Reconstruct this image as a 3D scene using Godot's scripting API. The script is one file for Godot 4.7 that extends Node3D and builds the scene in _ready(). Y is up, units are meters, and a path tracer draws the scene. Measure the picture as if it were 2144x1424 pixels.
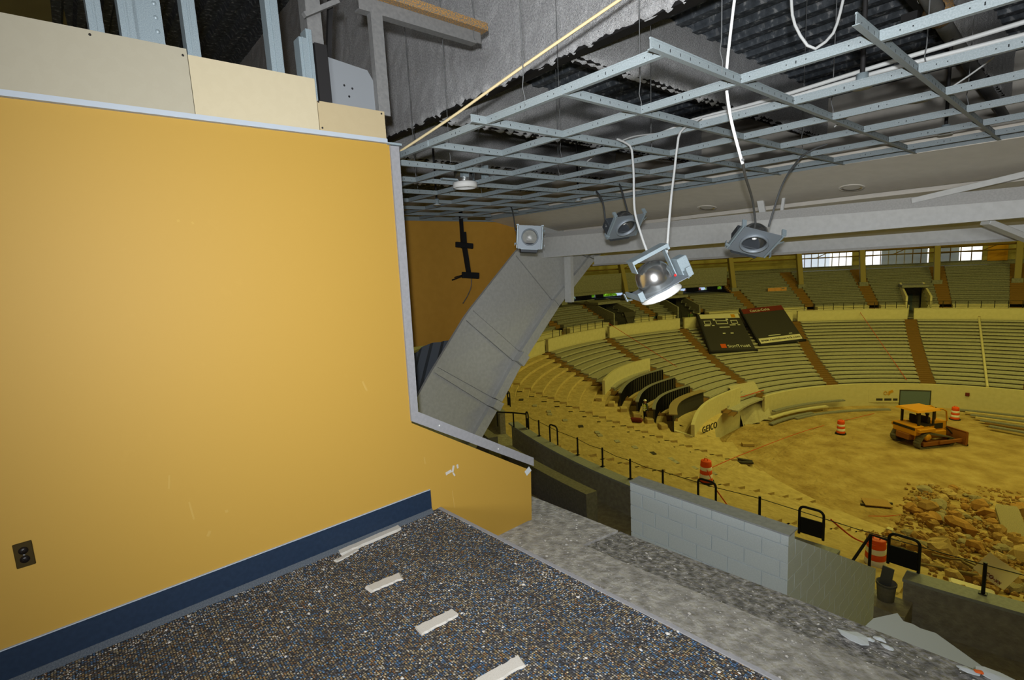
extends Node3D
# A stripped suite high in a round arena that is being demolished: gold partition wall,
# open ceiling grid with dangling downlights, and the yellow-lit bowl beyond.

const C0 := Vector2(-3.07, -45.6)      # centre of the arena (x, z)
const RIN := 17.5                      # radius of the floor wall
const YF := -14.0                      # arena floor
const YIN := -11.9                     # top of the floor wall
const YTOP := -7.1                     # top row of the lower bowl
const YRING := -5.82                   # top of the parapet between the two bowls
const ROWS := 19
const NTH := ["first", "second", "third", "fourth", "fifth", "sixth", "seventh", "eighth", "ninth", "tenth", "eleventh", "twelfth", "thirteenth", "fourteenth", "fifteenth"]

var rng := RandomNumberGenerator.new()
var M := {}
var used := {}

# ---------------------------------------------------------------- mesh builder
class MB:
	var v := PackedVector3Array()
	var g := PackedInt32Array()
	var c := PackedColorArray()
	var grp := -1
	var col := Color(1, 1, 1)
	var colored := false
	func tri(a: Vector3, b: Vector3, d: Vector3) -> void:   # counter-clockwise from outside
		v.append(a); v.append(d); v.append(b)
		for i in 3:
			g.append(grp)
			if colored: c.append(col)
	func quad(a: Vector3, b: Vector3, d: Vector3, e: Vector3) -> void:
		tri(a, b, d); tri(a, d, e)
	func box(p: Vector3, s: Vector3, b := Basis.IDENTITY) -> MB:
		hexa(b * Vector3(-s.x, -s.y, -s.z) * 0.5 + p, b * Vector3(s.x, -s.y, -s.z) * 0.5 + p, b * Vector3(s.x, -s.y, s.z) * 0.5 + p, b * Vector3(-s.x, -s.y, s.z) * 0.5 + p,
			b * Vector3(-s.x, s.y, -s.z) * 0.5 + p, b * Vector3(s.x, s.y, -s.z) * 0.5 + p, b * Vector3(s.x, s.y, s.z) * 0.5 + p, b * Vector3(-s.x, s.y, s.z) * 0.5 + p)
		return self
	func bevel(p: Vector3, s: Vector3, r: float, b := Basis.IDENTITY) -> MB:   # chamfered box (all edges along y and the top)
		var h := s * 0.5
		var o := PackedVector2Array([Vector2(-h.x + r, -h.z), Vector2(h.x - r, -h.z), Vector2(h.x, -h.z + r), Vector2(h.x, h.z - r), Vector2(h.x - r, h.z), Vector2(-h.x + r, h.z), Vector2(-h.x, h.z - r), Vector2(-h.x, -h.z + r)])
		var k := Vector2((h.x - r) / h.x, (h.z - r) / h.z)
		var rings := []
		for lv in [[-h.y, true], [-h.y + r, false], [h.y - r, false], [h.y, true]]:
			var ring := PackedVector3Array()
			for q in o:
				var w: Vector2 = q * k if lv[1] else q
				ring.append(b * Vector3(w.x, lv[0], w.y) + p)
			rings.append(ring)
		for i in 3:
			for j in 8:
				var n := (j + 1) % 8
				quad(rings[i][n], rings[i][j], rings[i + 1][j], rings[i + 1][n])
		for j in range(1, 7):
			tri(rings[3][0], rings[3][j + 1], rings[3][j])
			tri(rings[0][0], rings[0][j], rings[0][j + 1])
		return self
	func hexa(a: Vector3, b: Vector3, d: Vector3, e: Vector3, a2: Vector3, b2: Vector3, d2: Vector3, e2: Vector3) -> MB:   # bottom a b d e (x-,z-)(x+,z-)(x+,z+)(x-,z+), then the top
		quad(a, b, d, e); quad(a2, e2, d2, b2)
		quad(e, d, d2, e2); quad(b, a, a2, b2)
		quad(d, b, b2, d2); quad(a, e, e2, a2)
		return self
	func prism(poly: PackedVector2Array, xf: Transform3D, depth: float) -> MB:   # polygon in local xy, from z=0 to z=depth
		var p := poly
		if Geometry2D.is_polygon_clockwise(p):
			p = p.duplicate(); p.reverse()
		var t := Geometry2D.triangulate_polygon(p)
		for i in range(0, t.size(), 3):
			var a := p[t[i]]; var b := p[t[i + 1]]; var d := p[t[i + 2]]
			if (b - a).cross(d - a) < 0:
				var sw := b; b = d; d = sw
			tri(xf * Vector3(a.x, a.y, depth), xf * Vector3(b.x, b.y, depth), xf * Vector3(d.x, d.y, depth))
			tri(xf * Vector3(a.x, a.y, 0), xf * Vector3(d.x, d.y, 0), xf * Vector3(b.x, b.y, 0))
		for i in p.size():
			var a := p[i]; var b := p[(i + 1) % p.size()]
			quad(xf * Vector3(a.x, a.y, 0), xf * Vector3(b.x, b.y, 0), xf * Vector3(b.x, b.y, depth), xf * Vector3(a.x, a.y, depth))
		return self
	func tube(pts: Array, r: float, n := 6, r2 := -1.0, caps := true) -> MB:
		var rings := []
		var up := Vector3(0.123, 0.97, 0.211).normalized()
		for i in pts.size():
			var t: Vector3 = (pts[mini(i + 1, pts.size() - 1)] - pts[maxi(i - 1, 0)]).normalized()
			if absf(t.dot(up)) > 0.95: up = Vector3(0.9, 0.1, 0.42).normalized()
			var a := t.cross(up).normalized()
			var b := a.cross(t).normalized()
			up = b
			var rr := r if r2 < 0 else lerpf(r, r2, float(i) / (pts.size() - 1))
			var ring := PackedVector3Array()
			for k in n:
				ring.append(pts[i] + (a * cos(TAU * k / n) + b * sin(TAU * k / n)) * rr)
			rings.append(ring)
		grp = 1
		for i in pts.size() - 1:
			for k in n:
				var k2 := (k + 1) % n
				quad(rings[i][k], rings[i][k2], rings[i + 1][k2], rings[i + 1][k])
		grp = -1
		if caps:
			for k in range(1, n - 1):
				tri(rings[0][0], rings[0][k + 1], rings[0][k])
				tri(rings[-1][0], rings[-1][k], rings[-1][k + 1])
		return self
	func lathe(prof: Array, n: int, xf := Transform3D.IDENTITY, smooth := true) -> MB:   # profile of (radius, y), bottom to top for an outside surface
		grp = 2 if smooth else -1
		for i in prof.size() - 1:
			var p: Vector2 = prof[i]; var q: Vector2 = prof[i + 1]
			for k in n:
				var a := TAU * k / n; var b := TAU * (k + 1) / n
				var A := xf * Vector3(p.x * cos(a), p.y, p.x * sin(a)); var B := xf * Vector3(p.x * cos(b), p.y, p.x * sin(b))
				var D := xf * Vector3(q.x * cos(b), q.y, q.x * sin(b)); var E2 := xf * Vector3(q.x * cos(a), q.y, q.x * sin(a))
				if p.x > 1e-5: tri(B, A, E2 if q.x > 1e-5 else D)
				if q.x > 1e-5: tri(B, E2, D)
		grp = -1
		return self
	func low() -> Vector3:
		var lo := v[0]; var hi := v[0]
		for p in v:
			lo = lo.min(p); hi = hi.max(p)
		return Vector3((lo.x + hi.x) / 2, lo.y, (lo.z + hi.z) / 2)
	func mesh(off := Vector3.ZERO) -> ArrayMesh:
		var st := SurfaceTool.new()
		st.begin(Mesh.PRIMITIVE_TRIANGLES)
		for i in v.size():
			st.set_smooth_group(g[i])
			if colored: st.set_color(c[i])
			st.add_vertex(v[i] - off)
		st.generate_normals()
		return st.commit()

# ---------------------------------------------------------------- scene helpers
func numbered(called: String) -> String:
	used[called] = used.get(called, -1) + 1
	return called if used[called] == 0 else "%s_%03d" % [called, used[called]]

func obj(called: String, mb: MB, m: Material, parent: Node = null) -> MeshInstance3D:
	var o := MeshInstance3D.new()
	var base := mb.low()
	o.mesh = mb.mesh(base)
	o.mesh.surface_set_material(0, m)
	o.position = base
	o.cast_shadow = GeometryInstance3D.SHADOW_CASTING_SETTING_ON
	if parent == null:
		o.name = numbered(called); add_child(o)
	else:
		o.name = called; parent.add_child(o, true)
	return o

func tag(o: Node, label: String, category: String, group := "", kind := "") -> Node:
	o.set_meta("label", label); o.set_meta("category", category)
	if group != "": o.set_meta("group", group)
	if kind != "": o.set_meta("kind", kind)
	return o

func thing(called: String, label: String, category: String, group := "", kind := "") -> Node3D:
	var o := Node3D.new(); o.name = numbered(called); add_child(o)
	tag(o, label, category, group, kind)
	return o

func bounds(o: Node3D, xf: Transform3D, acc: Array) -> void:
	if o is MeshInstance3D and o.mesh:
		var b: AABB = xf * o.get_aabb()
		if acc.is_empty(): acc.append(b)
		else: acc[0] = acc[0].merge(b)
	for ch in o.get_children():
		if ch is Node3D: bounds(ch, xf * ch.transform, acc)

func settle(o: Node3D) -> Node3D:   # moves the node to the base of what it holds
	var acc := []
	for ch in o.get_children():
		if ch is Node3D: bounds(ch, ch.transform, acc)
	if acc.is_empty(): return o
	var b: AABB = acc[0]
	var base := Vector3(b.position.x + b.size.x / 2, b.position.y, b.position.z + b.size.z / 2)
	for ch in o.get_children():
		if ch is Node3D: ch.position -= base
	o.position += o.basis * base
	return o

func put(mesh: Mesh, called: String, parent: Node, at: Vector3, b := Basis.IDENTITY) -> MeshInstance3D:
	var o := MeshInstance3D.new(); o.mesh = mesh; o.name = called
	parent.add_child(o, true); o.transform = Transform3D(b, at)
	return o

# ---------------------------------------------------------------- materials
func noise_tex(lo: Color, hi: Color, freq: float, oct := 4, type := FastNoiseLite.TYPE_SIMPLEX_SMOOTH, sd := 1, size := 512, stops := []) -> NoiseTexture2D:
	var n := FastNoiseLite.new()
	n.noise_type = type; n.frequency = freq; n.seed = sd
	n.fractal_type = FastNoiseLite.FRACTAL_FBM; n.fractal_octaves = oct
	var t := NoiseTexture2D.new()
	t.width = size; t.height = size; t.seamless = true; t.noise = n
	var r := Gradient.new()
	if stops.is_empty():
		r.offsets = PackedFloat32Array([0.15, 0.85]); r.colors = PackedColorArray([lo, hi])
	else:
		var of := PackedFloat32Array(); var cs := PackedColorArray()
		for s in stops:
			of.append(s[0]); cs.append(s[1])
		r.offsets = of; r.colors = cs
	t.color_ramp = r
	return t

func bump_tex(freq: float, oct := 4, strength := 4.0, sd := 3, type := FastNoiseLite.TYPE_SIMPLEX_SMOOTH, size := 512) -> NoiseTexture2D:
	var n := FastNoiseLite.new()
	n.noise_type = type; n.frequency = freq; n.seed = sd
	n.fractal_type = FastNoiseLite.FRACTAL_FBM; n.fractal_octaves = oct
	var t := NoiseTexture2D.new()
	t.width = size; t.height = size; t.seamless = true; t.noise = n; t.as_normal_map = true; t.bump_strength = strength
	return t

func plain(called: String, c: Color, rough := 0.8, metal := 0.0) -> StandardMaterial3D:
	var m := StandardMaterial3D.new()
	m.resource_name = called; m.albedo_color = c; m.roughness = rough; m.metallic = metal
	m.metallic_specular = 0.4
	M[called] = m
	return m

func grainy(called: String, lo: Color, hi: Color, freq: float, scale: float, rough := 0.85, bump := 0.0, oct := 4, type := FastNoiseLite.TYPE_SIMPLEX_SMOOTH, stops := [], bfreq := 0.05) -> StandardMaterial3D:
	var m := plain(called, Color(1, 1, 1), rough)
	m.albedo_texture = noise_tex(lo, hi, freq, oct, type, called.hash() % 1000, 512, stops)
	m.uv1_triplanar = true; m.uv1_world_triplanar = true
	m.uv1_scale = Vector3.ONE * scale
	if bump > 0.0:
		m.normal_enabled = true; m.normal_texture = bump_tex(bfreq, 4, 6.0, called.hash() % 77); m.normal_scale = bump
	return m

func c8(r: int, g: int, b: int) -> Color:
	return Color8(r, g, b)

func carpet_image() -> ImageTexture:
	var n := 1024
	var im := Image.create(n, n, false, Image.FORMAT_RGB8)
	var sw := FastNoiseLite.new(); sw.seed = 5; sw.frequency = 0.012; sw.fractal_octaves = 2
	var r := RandomNumberGenerator.new(); r.seed = 11
	var pal := [c8(74, 74, 77), c8(88, 89, 94), c8(64, 62, 61), c8(70, 100, 134), c8(86, 122, 158), c8(146, 126, 88), c8(164, 150, 116), c8(134, 98, 62), c8(112, 104, 90), c8(172, 168, 157)]
	var cells := 96          # yarn loops across the tile
	var px := float(n) / cells
	im.fill(c8(40, 39, 40))
	for j in cells:
		for i in cells:
			var a := sw.get_noise_2d(i * 6.0, j * 6.0)
			var ring := absf(sin(a * 9.0))
			var k := r.randf()
			var idx := 0
			if ring < 0.22: idx = [5, 6, 8, 5, 9][r.randi() % 5]
			elif k < 0.42: idx = r.randi() % 3
			elif k < 0.62: idx = 3 + r.randi() % 2
			elif k < 0.86: idx = 5 + r.randi() % 3
			else: idx = 8 + r.randi() % 2
			var col: Color = pal[idx].darkened(r.randf() * 0.25)
			im.fill_rect(Rect2i(int(i * px) + 1, int(j * px) + 1, int(px) - (1 if (i * 7 + j) % 3 else 2), int(px) - (2 if (i + j) % 2 else 3)), col)
	return ImageTexture.create_from_image(im)

func make_materials() -> void:
	grainy("gold_paint", c8(162, 128, 51), c8(163, 129, 52), 0.02, 0.6, 0.62)
	grainy("far_gold_paint", c8(186, 138, 50), c8(192, 143, 54), 0.02, 0.5, 0.75)
	grainy("gypsum_grey", c8(155, 149, 130), c8(157, 151, 132), 0.02, 1.2, 0.85)
	grainy("gypsum_cream", c8(176, 165, 137), c8(178, 167, 139), 0.02, 1.2, 0.85)
	grainy("gypsum_tan", c8(163, 148, 115), c8(165, 150, 117), 0.02, 1.2, 0.85)
	plain("scuff_pale", c8(169, 138, 66), 0.85)
	plain("screw", c8(40, 38, 36), 0.5, 0.5)
	grainy("navy_vinyl", c8(24, 38, 56), c8(29, 44, 63), 0.03, 2.0, 0.45)
	grainy("dusty_vinyl", c8(50, 58, 68), c8(86, 91, 95), 0.05, 6.0, 0.8)
	grainy("grey_trim", c8(128, 128, 130), c8(136, 136, 138), 0.03, 2.0, 0.6)
	plain("white_angle", c8(160, 168, 176), 0.45)
	plain("bronze_plate", c8(64, 52, 24), 0.35, 0.4)
	plain("brown_plastic", c8(26, 20, 16), 0.35)
	var ca := plain("carpet", Color(1, 1, 1), 0.95)
	ca.albedo_texture = carpet_image(); ca.uv1_triplanar = true; ca.uv1_world_triplanar = true; ca.uv1_scale = Vector3.ONE * 1.0
	ca.normal_enabled = true; ca.normal_texture = bump_tex(0.12, 2, 8.0, 4); ca.normal_scale = 0.5
	plain("plaster_crumb", c8(180, 177, 171), 0.9)
	grainy("plaster_strip", c8(166, 162, 153), c8(182, 178, 170), 0.05, 6.0, 0.9)
	grainy("step_concrete", c8(122, 120, 116), c8(168, 166, 160), 0.02, 0.9, 0.9, 0.5, 5)
	grainy("rough_concrete", c8(84, 83, 81), c8(146, 144, 139), 0.03, 1.0, 0.95, 0.9, 6)
	grainy("dark_concrete", c8(146, 142, 134), c8(172, 168, 158), 0.02, 0.4, 0.95, 0.4, 5)
	grainy("ledge_concrete", c8(120, 118, 112), c8(140, 138, 130), 0.03, 0.5, 0.95)
	grainy("block_paint", c8(208, 219, 225), c8(217, 227, 232), 0.04, 2.0, 0.75, 0.4, 5, FastNoiseLite.TYPE_SIMPLEX_SMOOTH, [], 0.2)
	plain("mortar_paint", c8(206, 214, 217), 0.8)
	grainy("parapet_paint", c8(150, 155, 160), c8(164, 168, 172), 0.03, 0.7, 0.8)
	grainy("fireproofing", c8(168, 168, 169), c8(214, 214, 213), 0.05, 1.5, 0.98, 1.4, 5, FastNoiseLite.TYPE_SIMPLEX_SMOOTH, [], 0.12)
	grainy("overspray_deck", c8(40, 45, 50), c8(66, 72, 78), 0.03, 0.7, 0.55, 0.2, 5, FastNoiseLite.TYPE_SIMPLEX_SMOOTH,
		[[0.0, c8(52, 57, 62)], [0.55, c8(80, 86, 92)], [0.74, c8(96, 101, 106)], [0.79, c8(150, 152, 152)], [1.0, c8(184, 184, 184)]])
	plain("dark_steel", c8(34, 33, 33), 0.7, 0.2)
	grainy("bare_steel", c8(104, 104, 103), c8(116, 116, 114), 0.03, 2.0, 0.6)
	grainy("rusty_steel", c8(96, 92, 84), c8(176, 120, 50), 0.05, 3.0, 0.85, 0.0, 5, FastNoiseLite.TYPE_SIMPLEX_SMOOTH,
		[[0.0, c8(100, 98, 94)], [0.5, c8(116, 108, 94)], [0.6, c8(170, 120, 52)], [1.0, c8(190, 150, 90)]])
	var gz := grainy("galvanised", c8(128, 142, 148), c8(152, 165, 170), 0.08, 4.0, 0.42)
	gz.metallic = 0.25
	grainy("grid_steel", c8(118, 128, 130), c8(136, 145, 147), 0.06, 4.0, 0.45)
	plain("slot", c8(22, 24, 26), 0.9)
	grainy("soffit", c8(206, 200, 188), c8(213, 207, 195), 0.02, 0.6, 0.85)
	grainy("rib_paint", c8(178, 179, 176), c8(189, 190, 187), 0.03, 0.8, 0.8, 0.2, 5)
	grainy("beam_paint", c8(196, 197, 194), c8(205, 206, 203), 0.03, 0.8, 0.65)
	grainy("beam_dull", c8(168, 167, 163), c8(180, 179, 175), 0.06, 1.4, 0.85)
	plain("black_rail", c8(24, 24, 26), 0.5)
	plain("matte_black", c8(20, 20, 22), 0.8)
	plain("plate_grey", c8(120, 124, 127), 0.8)
	plain("cable_grey", c8(176, 178, 176), 0.5)
	plain("cable_dark", c8(92, 94, 94), 0.5)
	plain("cable_white", c8(226, 228, 228), 0.45)
	plain("rope", c8(210, 192, 148), 0.9)
	var refl := plain("reflector", c8(205, 205, 202), 0.22, 0.95); refl.metallic_specular = 0.8
	plain("lamp_glass", c8(235, 235, 230), 0.15)
	plain("lamp_plate", c8(126, 134, 140), 0.5, 0.3)
	plain("lamp_box", c8(58, 62, 66), 0.6)
	plain("green_label", c8(30, 88, 66), 0.6)
	plain("white_label", c8(205, 205, 200), 0.7)
	plain("red_dot", c8(190, 30, 30), 0.6)
	plain("pale_sheet", c8(178, 184, 186), 0.9)
	plain("cloth_grey", c8(86, 92, 100), 0.9)
	# arena
	grainy("arena_dirt", c8(176, 138, 72), c8(214, 178, 104), 0.02, 0.05, 0.98, 0.5, 6, FastNoiseLite.TYPE_SIMPLEX_SMOOTH,
		[[0.0, c8(142, 114, 66)], [0.35, c8(160, 134, 82)], [0.6, c8(172, 146, 92)], [1.0, c8(188, 164, 112)]], 0.08)
	grainy("dusty_tread", c8(178, 156, 104), c8(200, 178, 124), 0.02, 0.12, 0.98, 0.3, 6)
	grainy("row_concrete", c8(158, 154, 136), c8(176, 171, 152), 0.03, 0.25, 0.95, 0.2, 5)
	grainy("upper_concrete", c8(112, 111, 104), c8(136, 134, 124), 0.03, 0.3, 0.95)
	grainy("cream_wall", c8(196, 186, 146), c8(206, 196, 158), 0.02, 0.2, 0.85)
	grainy("aisle_orange", c8(112, 82, 42), c8(132, 98, 50), 0.06, 0.6, 0.9)
	grainy("dome_yellow", c8(158, 146, 92), c8(170, 158, 102), 0.03, 0.1, 0.9)
	plain("rib_brown", c8(108, 84, 44), 0.9)
	plain("column_paint", c8(140, 126, 84), 0.85)
	plain("white_room", c8(214, 216, 220), 0.9)
	plain("outdoor_leaf", c8(150, 196, 24), 0.9)
	plain("outdoor_wall", c8(216, 206, 190), 0.9)
	plain("outdoor_red", c8(196, 92, 60), 0.9)
	plain("asphalt", c8(120, 120, 120), 0.95)
	plain("board_black", c8(52, 50, 52), 0.7)
	plain("board_red", c8(104, 36, 34), 0.7)
	plain("board_cream", c8(206, 200, 176), 0.7)
	plain("print_light", c8(196, 196, 180), 0.7)
	plain("print_dark", c8(30, 30, 40), 0.7)
	plain("print_orange", c8(200, 84, 24), 0.7)
	plain("print_gold", c8(196, 140, 30), 0.7)
	plain("blue_grey_door", c8(96, 112, 122), 0.7)
	plain("barrier_dark", c8(60, 56, 52), 0.7)
	plain("barrier_cap", c8(150, 132, 96), 0.7)
	grainy("tarp", c8(168, 158, 128), c8(186, 176, 146), 0.03, 0.4, 0.7)
	plain("orange_sheet", c8(206, 150, 96), 0.8)
	plain("drum_orange", c8(232, 84, 24), 0.55)
	plain("drum_white", c8(240, 240, 236), 0.4)
	plain("rubber", c8(30, 28, 28), 0.9)
	plain("dozer_yellow", c8(206, 142, 30), 0.5)
	plain("dozer_dark", c8(48, 44, 40), 0.7)
	plain("dozer_track", c8(96, 90, 76), 0.7)
	plain("dozer_rust", c8(140, 84, 36), 0.7)
	plain("stripe_white", c8(236, 238, 236), 0.4)
	plain("vest_yellow", c8(206, 222, 40), 0.7)
	plain("hardhat", c8(228, 226, 214), 0.4)
	for i in 4:
		grainy("rubble_%d" % i, [c8(140, 112, 70), c8(168, 144, 100), c8(132, 122, 98), c8(152, 116, 66)][i], [c8(186, 146, 84), c8(204, 176, 120), c8(170, 156, 122), c8(196, 146, 80)][i], 0.05, 0.9, 0.98)
	plain("plank_wood", c8(176, 148, 92), 0.9)
	plain("red_rope", c8(196, 60, 24), 0.8)
	plain("twig", c8(120, 104, 70), 0.9)
	plain("paper", c8(232, 224, 196), 0.85)
	var bm := plain("body_colors", Color(1, 1, 1), 0.9); bm.vertex_color_use_as_albedo = true

# ---------------------------------------------------------------- arena geometry
func rring(d: float) -> float:
	var t := deg_to_rad(d)
	var u := Vector2(cos(t), sin(t))
	return 1.0 / sqrt(pow(u.dot(Vector2(-0.851, 0.525)) / 34.85, 2) + pow(u.dot(Vector2(0.525, 0.851)) / 30.92, 2))

func ring(d: float, off: float, y: float) -> Vector3:
	var t := deg_to_rad(d); var r := rring(d) + off
	return Vector3(C0.x + cos(t) * r, y, C0.y + sin(t) * r)

func bowl(d: float, s: float, y: float, push := 0.0) -> Vector3:
	var t := deg_to_rad(d); var r := lerpf(RIN, rring(d), s) + push
	return Vector3(C0.x + cos(t) * r, y, C0.y + sin(t) * r)

func ground(x: float, z: float) -> float:   # height of the bowl under a point
	var d := Vector2(x, z) - C0
	var s := (d.length() - RIN) / (rring(rad_to_deg(d.angle())) - RIN)
	if s < 0.0: return YF
	return YIN + (YTOP - YIN) * floorf(minf(s, 0.999) * ROWS) / (ROWS - 1)

func _ready() -> void:
	rng.seed = 7
	# ---- camera
	var cam := Camera3D.new(); cam.name = "camera"
	cam.fov = rad_to_deg(2.0 * atan(712.0 / 1078.0)); cam.near = 0.05; cam.far = 600.0
	cam.transform = Transform3D(Basis(Vector3(0.65574926, -0.05351238, -0.7530799), Vector3(-0.07425204, 0.98807779, -0.13486631), Vector3(0.75131854, 0.1443562, 0.64395787)).orthonormalized(), Vector3(0, 1.68, 0))
	add_child(cam); cam.current = true
	# ---- sky and exposure
	var we := WorldEnvironment.new(); we.name = "environment"
	var env := Environment.new()
	env.background_mode = Environment.BG_SKY
	var sm := ProceduralSkyMaterial.new()
	sm.sky_top_color = Color(0.62, 0.72, 0.86); sm.sky_horizon_color = Color(0.92, 0.94, 0.96)
	sm.ground_bottom_color = Color(0.35, 0.34, 0.32); sm.ground_horizon_color = Color(0.8, 0.8, 0.78)
	sm.energy_multiplier = 5.0
	var sky := Sky.new(); sky.sky_material = sm
	env.sky = sky; env.ambient_light_source = Environment.AMBIENT_SOURCE_DISABLED
	env.tonemap_mode = Environment.TONE_MAPPER_LINEAR; env.tonemap_exposure = 1.0
	env.sdfgi_enabled = true; env.ssao_enabled = true; env.ssil_enabled = true
	we.environment = env; add_child(we)
	make_materials()
	lamps()
	shell()
	left_wall()
	floor_and_steps()
	ceiling_structure()
	ceiling_grid()
	steel_and_rib()
	fixtures()
	suite_debris()
	arena_shell()
	lower_bowl()
	upper_bowl()
	near_parapet()
	vomitory()
	boards()
	machines()
	rubble()
	people()

# ---------------------------------------------------------------- lights
func lamps() -> void:
	# the photographer's flash, just above the lens
	var fl := thing("camera_flash", "small white flash held just above the viewpoint, out of the picture", "flash")
	var at := Vector3(0.045, 1.80, 0.06)
	var gm := plain("flash_glow", Color(1, 1, 1), 0.5)
	gm.emission_enabled = true; gm.emission = Color(1, 1, 1); gm.emission_energy_multiplier = 2.0
	obj("flash_lamp", MB.new().box(at, Vector3(0.06, 0.035, 0.02), Basis(Vector3.UP, deg_to_rad(49.4))), gm, fl)
	var s := SpotLight3D.new(); s.name = "flash_light"
	s.light_color = Color(0.975, 0.985, 1.0); s.light_energy = 18.5; s.light_size = 0.03
	s.spot_angle = 68.0; s.spot_angle_attenuation = 1.0; s.spot_range = 200.0; s.spot_attenuation = 2.0; s.shadow_enabled = true
	fl.add_child(s); s.position = at
	s.look_at_from_position(at, at + Vector3(-0.690, -0.050, -0.720), Vector3.UP)
	# soft work light standing at the back of the room
	var wl := thing("work_light_panel", "flat white work light on the back wall, out of the picture", "lamp")
	var wm := plain("work_glow", Color(1, 1, 1), 0.5)
	wm.emission_enabled = true; wm.emission = Color(0.97, 0.985, 1.0); wm.emission_energy_multiplier = 1.0
	obj("panel", MB.new().box(Vector3(1.6, 1.7, 2.44), Vector3(1.6, 0.8, 0.05)), wm, wl)
	var a := AreaLight3D.new(); a.name = "work_light"
	a.area_size = Vector2(1.6, 0.8); a.light_energy = 25.0; a.light_color = Color(0.97, 0.985, 1.0); a.shadow_enabled = true
	a.area_range = 200.0; a.area_attenuation = 2.0
	wl.add_child(a); a.look_at_from_position(Vector3(1.6, 1.7, 2.40), Vector3(-1.2, 1.9, -3.0), Vector3.UP)
	# sodium floodlights under the dome
	var ym := plain("sodium_glow", Color(1, 0.85, 0.4), 0.5)
	ym.emission_enabled = true; ym.emission = Color(1.0, 0.97, 0.53); ym.emission_energy_multiplier = 3.0
	for k in 8:
		var th := deg_to_rad(22.5 + 45.0 * k)
		var p := Vector3(C0.x + cos(th) * 12.0, 9.5, C0.y + sin(th) * 12.0)
		var t := thing("arena_floodlight", "yellow sodium floodlight hung under the arena dome, hidden behind the steel beams", "lamp", "floodlights under the dome")
		obj("lamp_bowl", MB.new().lathe([Vector2(0.06, 0.55), Vector2(0.42, 0.05), Vector2(0.45, 0.0)], 12, Transform3D(Basis.IDENTITY, p + Vector3(0, 0.15, 0))), M.dozer_dark, t)
		obj("bulb", MB.new().lathe([Vector2(0.0, -0.12), Vector2(0.12, 0.0), Vector2(0.0, 0.12)], 10, Transform3D(Basis.IDENTITY, p)), ym, t)
		obj("hanger", MB.new().tube([p + Vector3(0, 0.65, 0), p + Vector3(0, 4.6, 0)], 0.03), M.dark_steel, t)
		var l := OmniLight3D.new(); l.name = "sodium_light"
		l.light_color = Color(1.0, 0.97, 0.53); l.light_energy = 62.0; l.light_size = 0.12; l.omni_range = 300.0; l.omni_attenuation = 2.0; l.shadow_enabled = true
		t.add_child(l); l.position = p

# ---------------------------------------------------------------- rooms
func shell() -> void:
	# back wall of the suites, and the walls that close the building behind them
	var w := thing("wall_back", "gold painted back wall of the suites behind the viewpoint", "wall", "", "structure")
	obj("wall_face", MB.new().box(Vector3(-3.3, -4.0, 2.6), Vector3(48.4, 22.0, 0.2)), M.gold_paint, w)
	settle(w)
	var r := thing("wall_right", "gold painted partition on the right of the viewpoint", "wall", "", "structure")
	obj("wall_face", MB.new().box(Vector3(4.1, 1.1, 0.35), Vector3(0.12, 7.0, 4.3)), M.gold_paint, r)
	settle(r)
	# the next partition: gold wall seen past the end of the near one
	var f := thing("wall_far", "darker gold partition wall of the next suite behind the curved rib", "wall", "", "structure")
	var xf := Transform3D(Basis(Vector3(0, 0, 1), Vector3(0, 1, 0), Vector3(-1, 0, 0)), Vector3(-7.2, 0, 0))
	obj("wall_face", MB.new().prism(PackedVector2Array([Vector2(2.5, -1.5), Vector2(2.5, 2.46), Vector2(-6.4, 2.46), Vector2(-6.4, 0.43), Vector2(-3.75, 0.47), Vector2(-3.75, -1.5)]), xf, 0.12), M.far_gold_paint, f)
	obj("top_angle", MB.new().box(Vector3(-7.18, 2.455, -2.0), Vector3(0.02, 0.025, 8.8)), M.grid_steel, f)
	settle(f)

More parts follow.
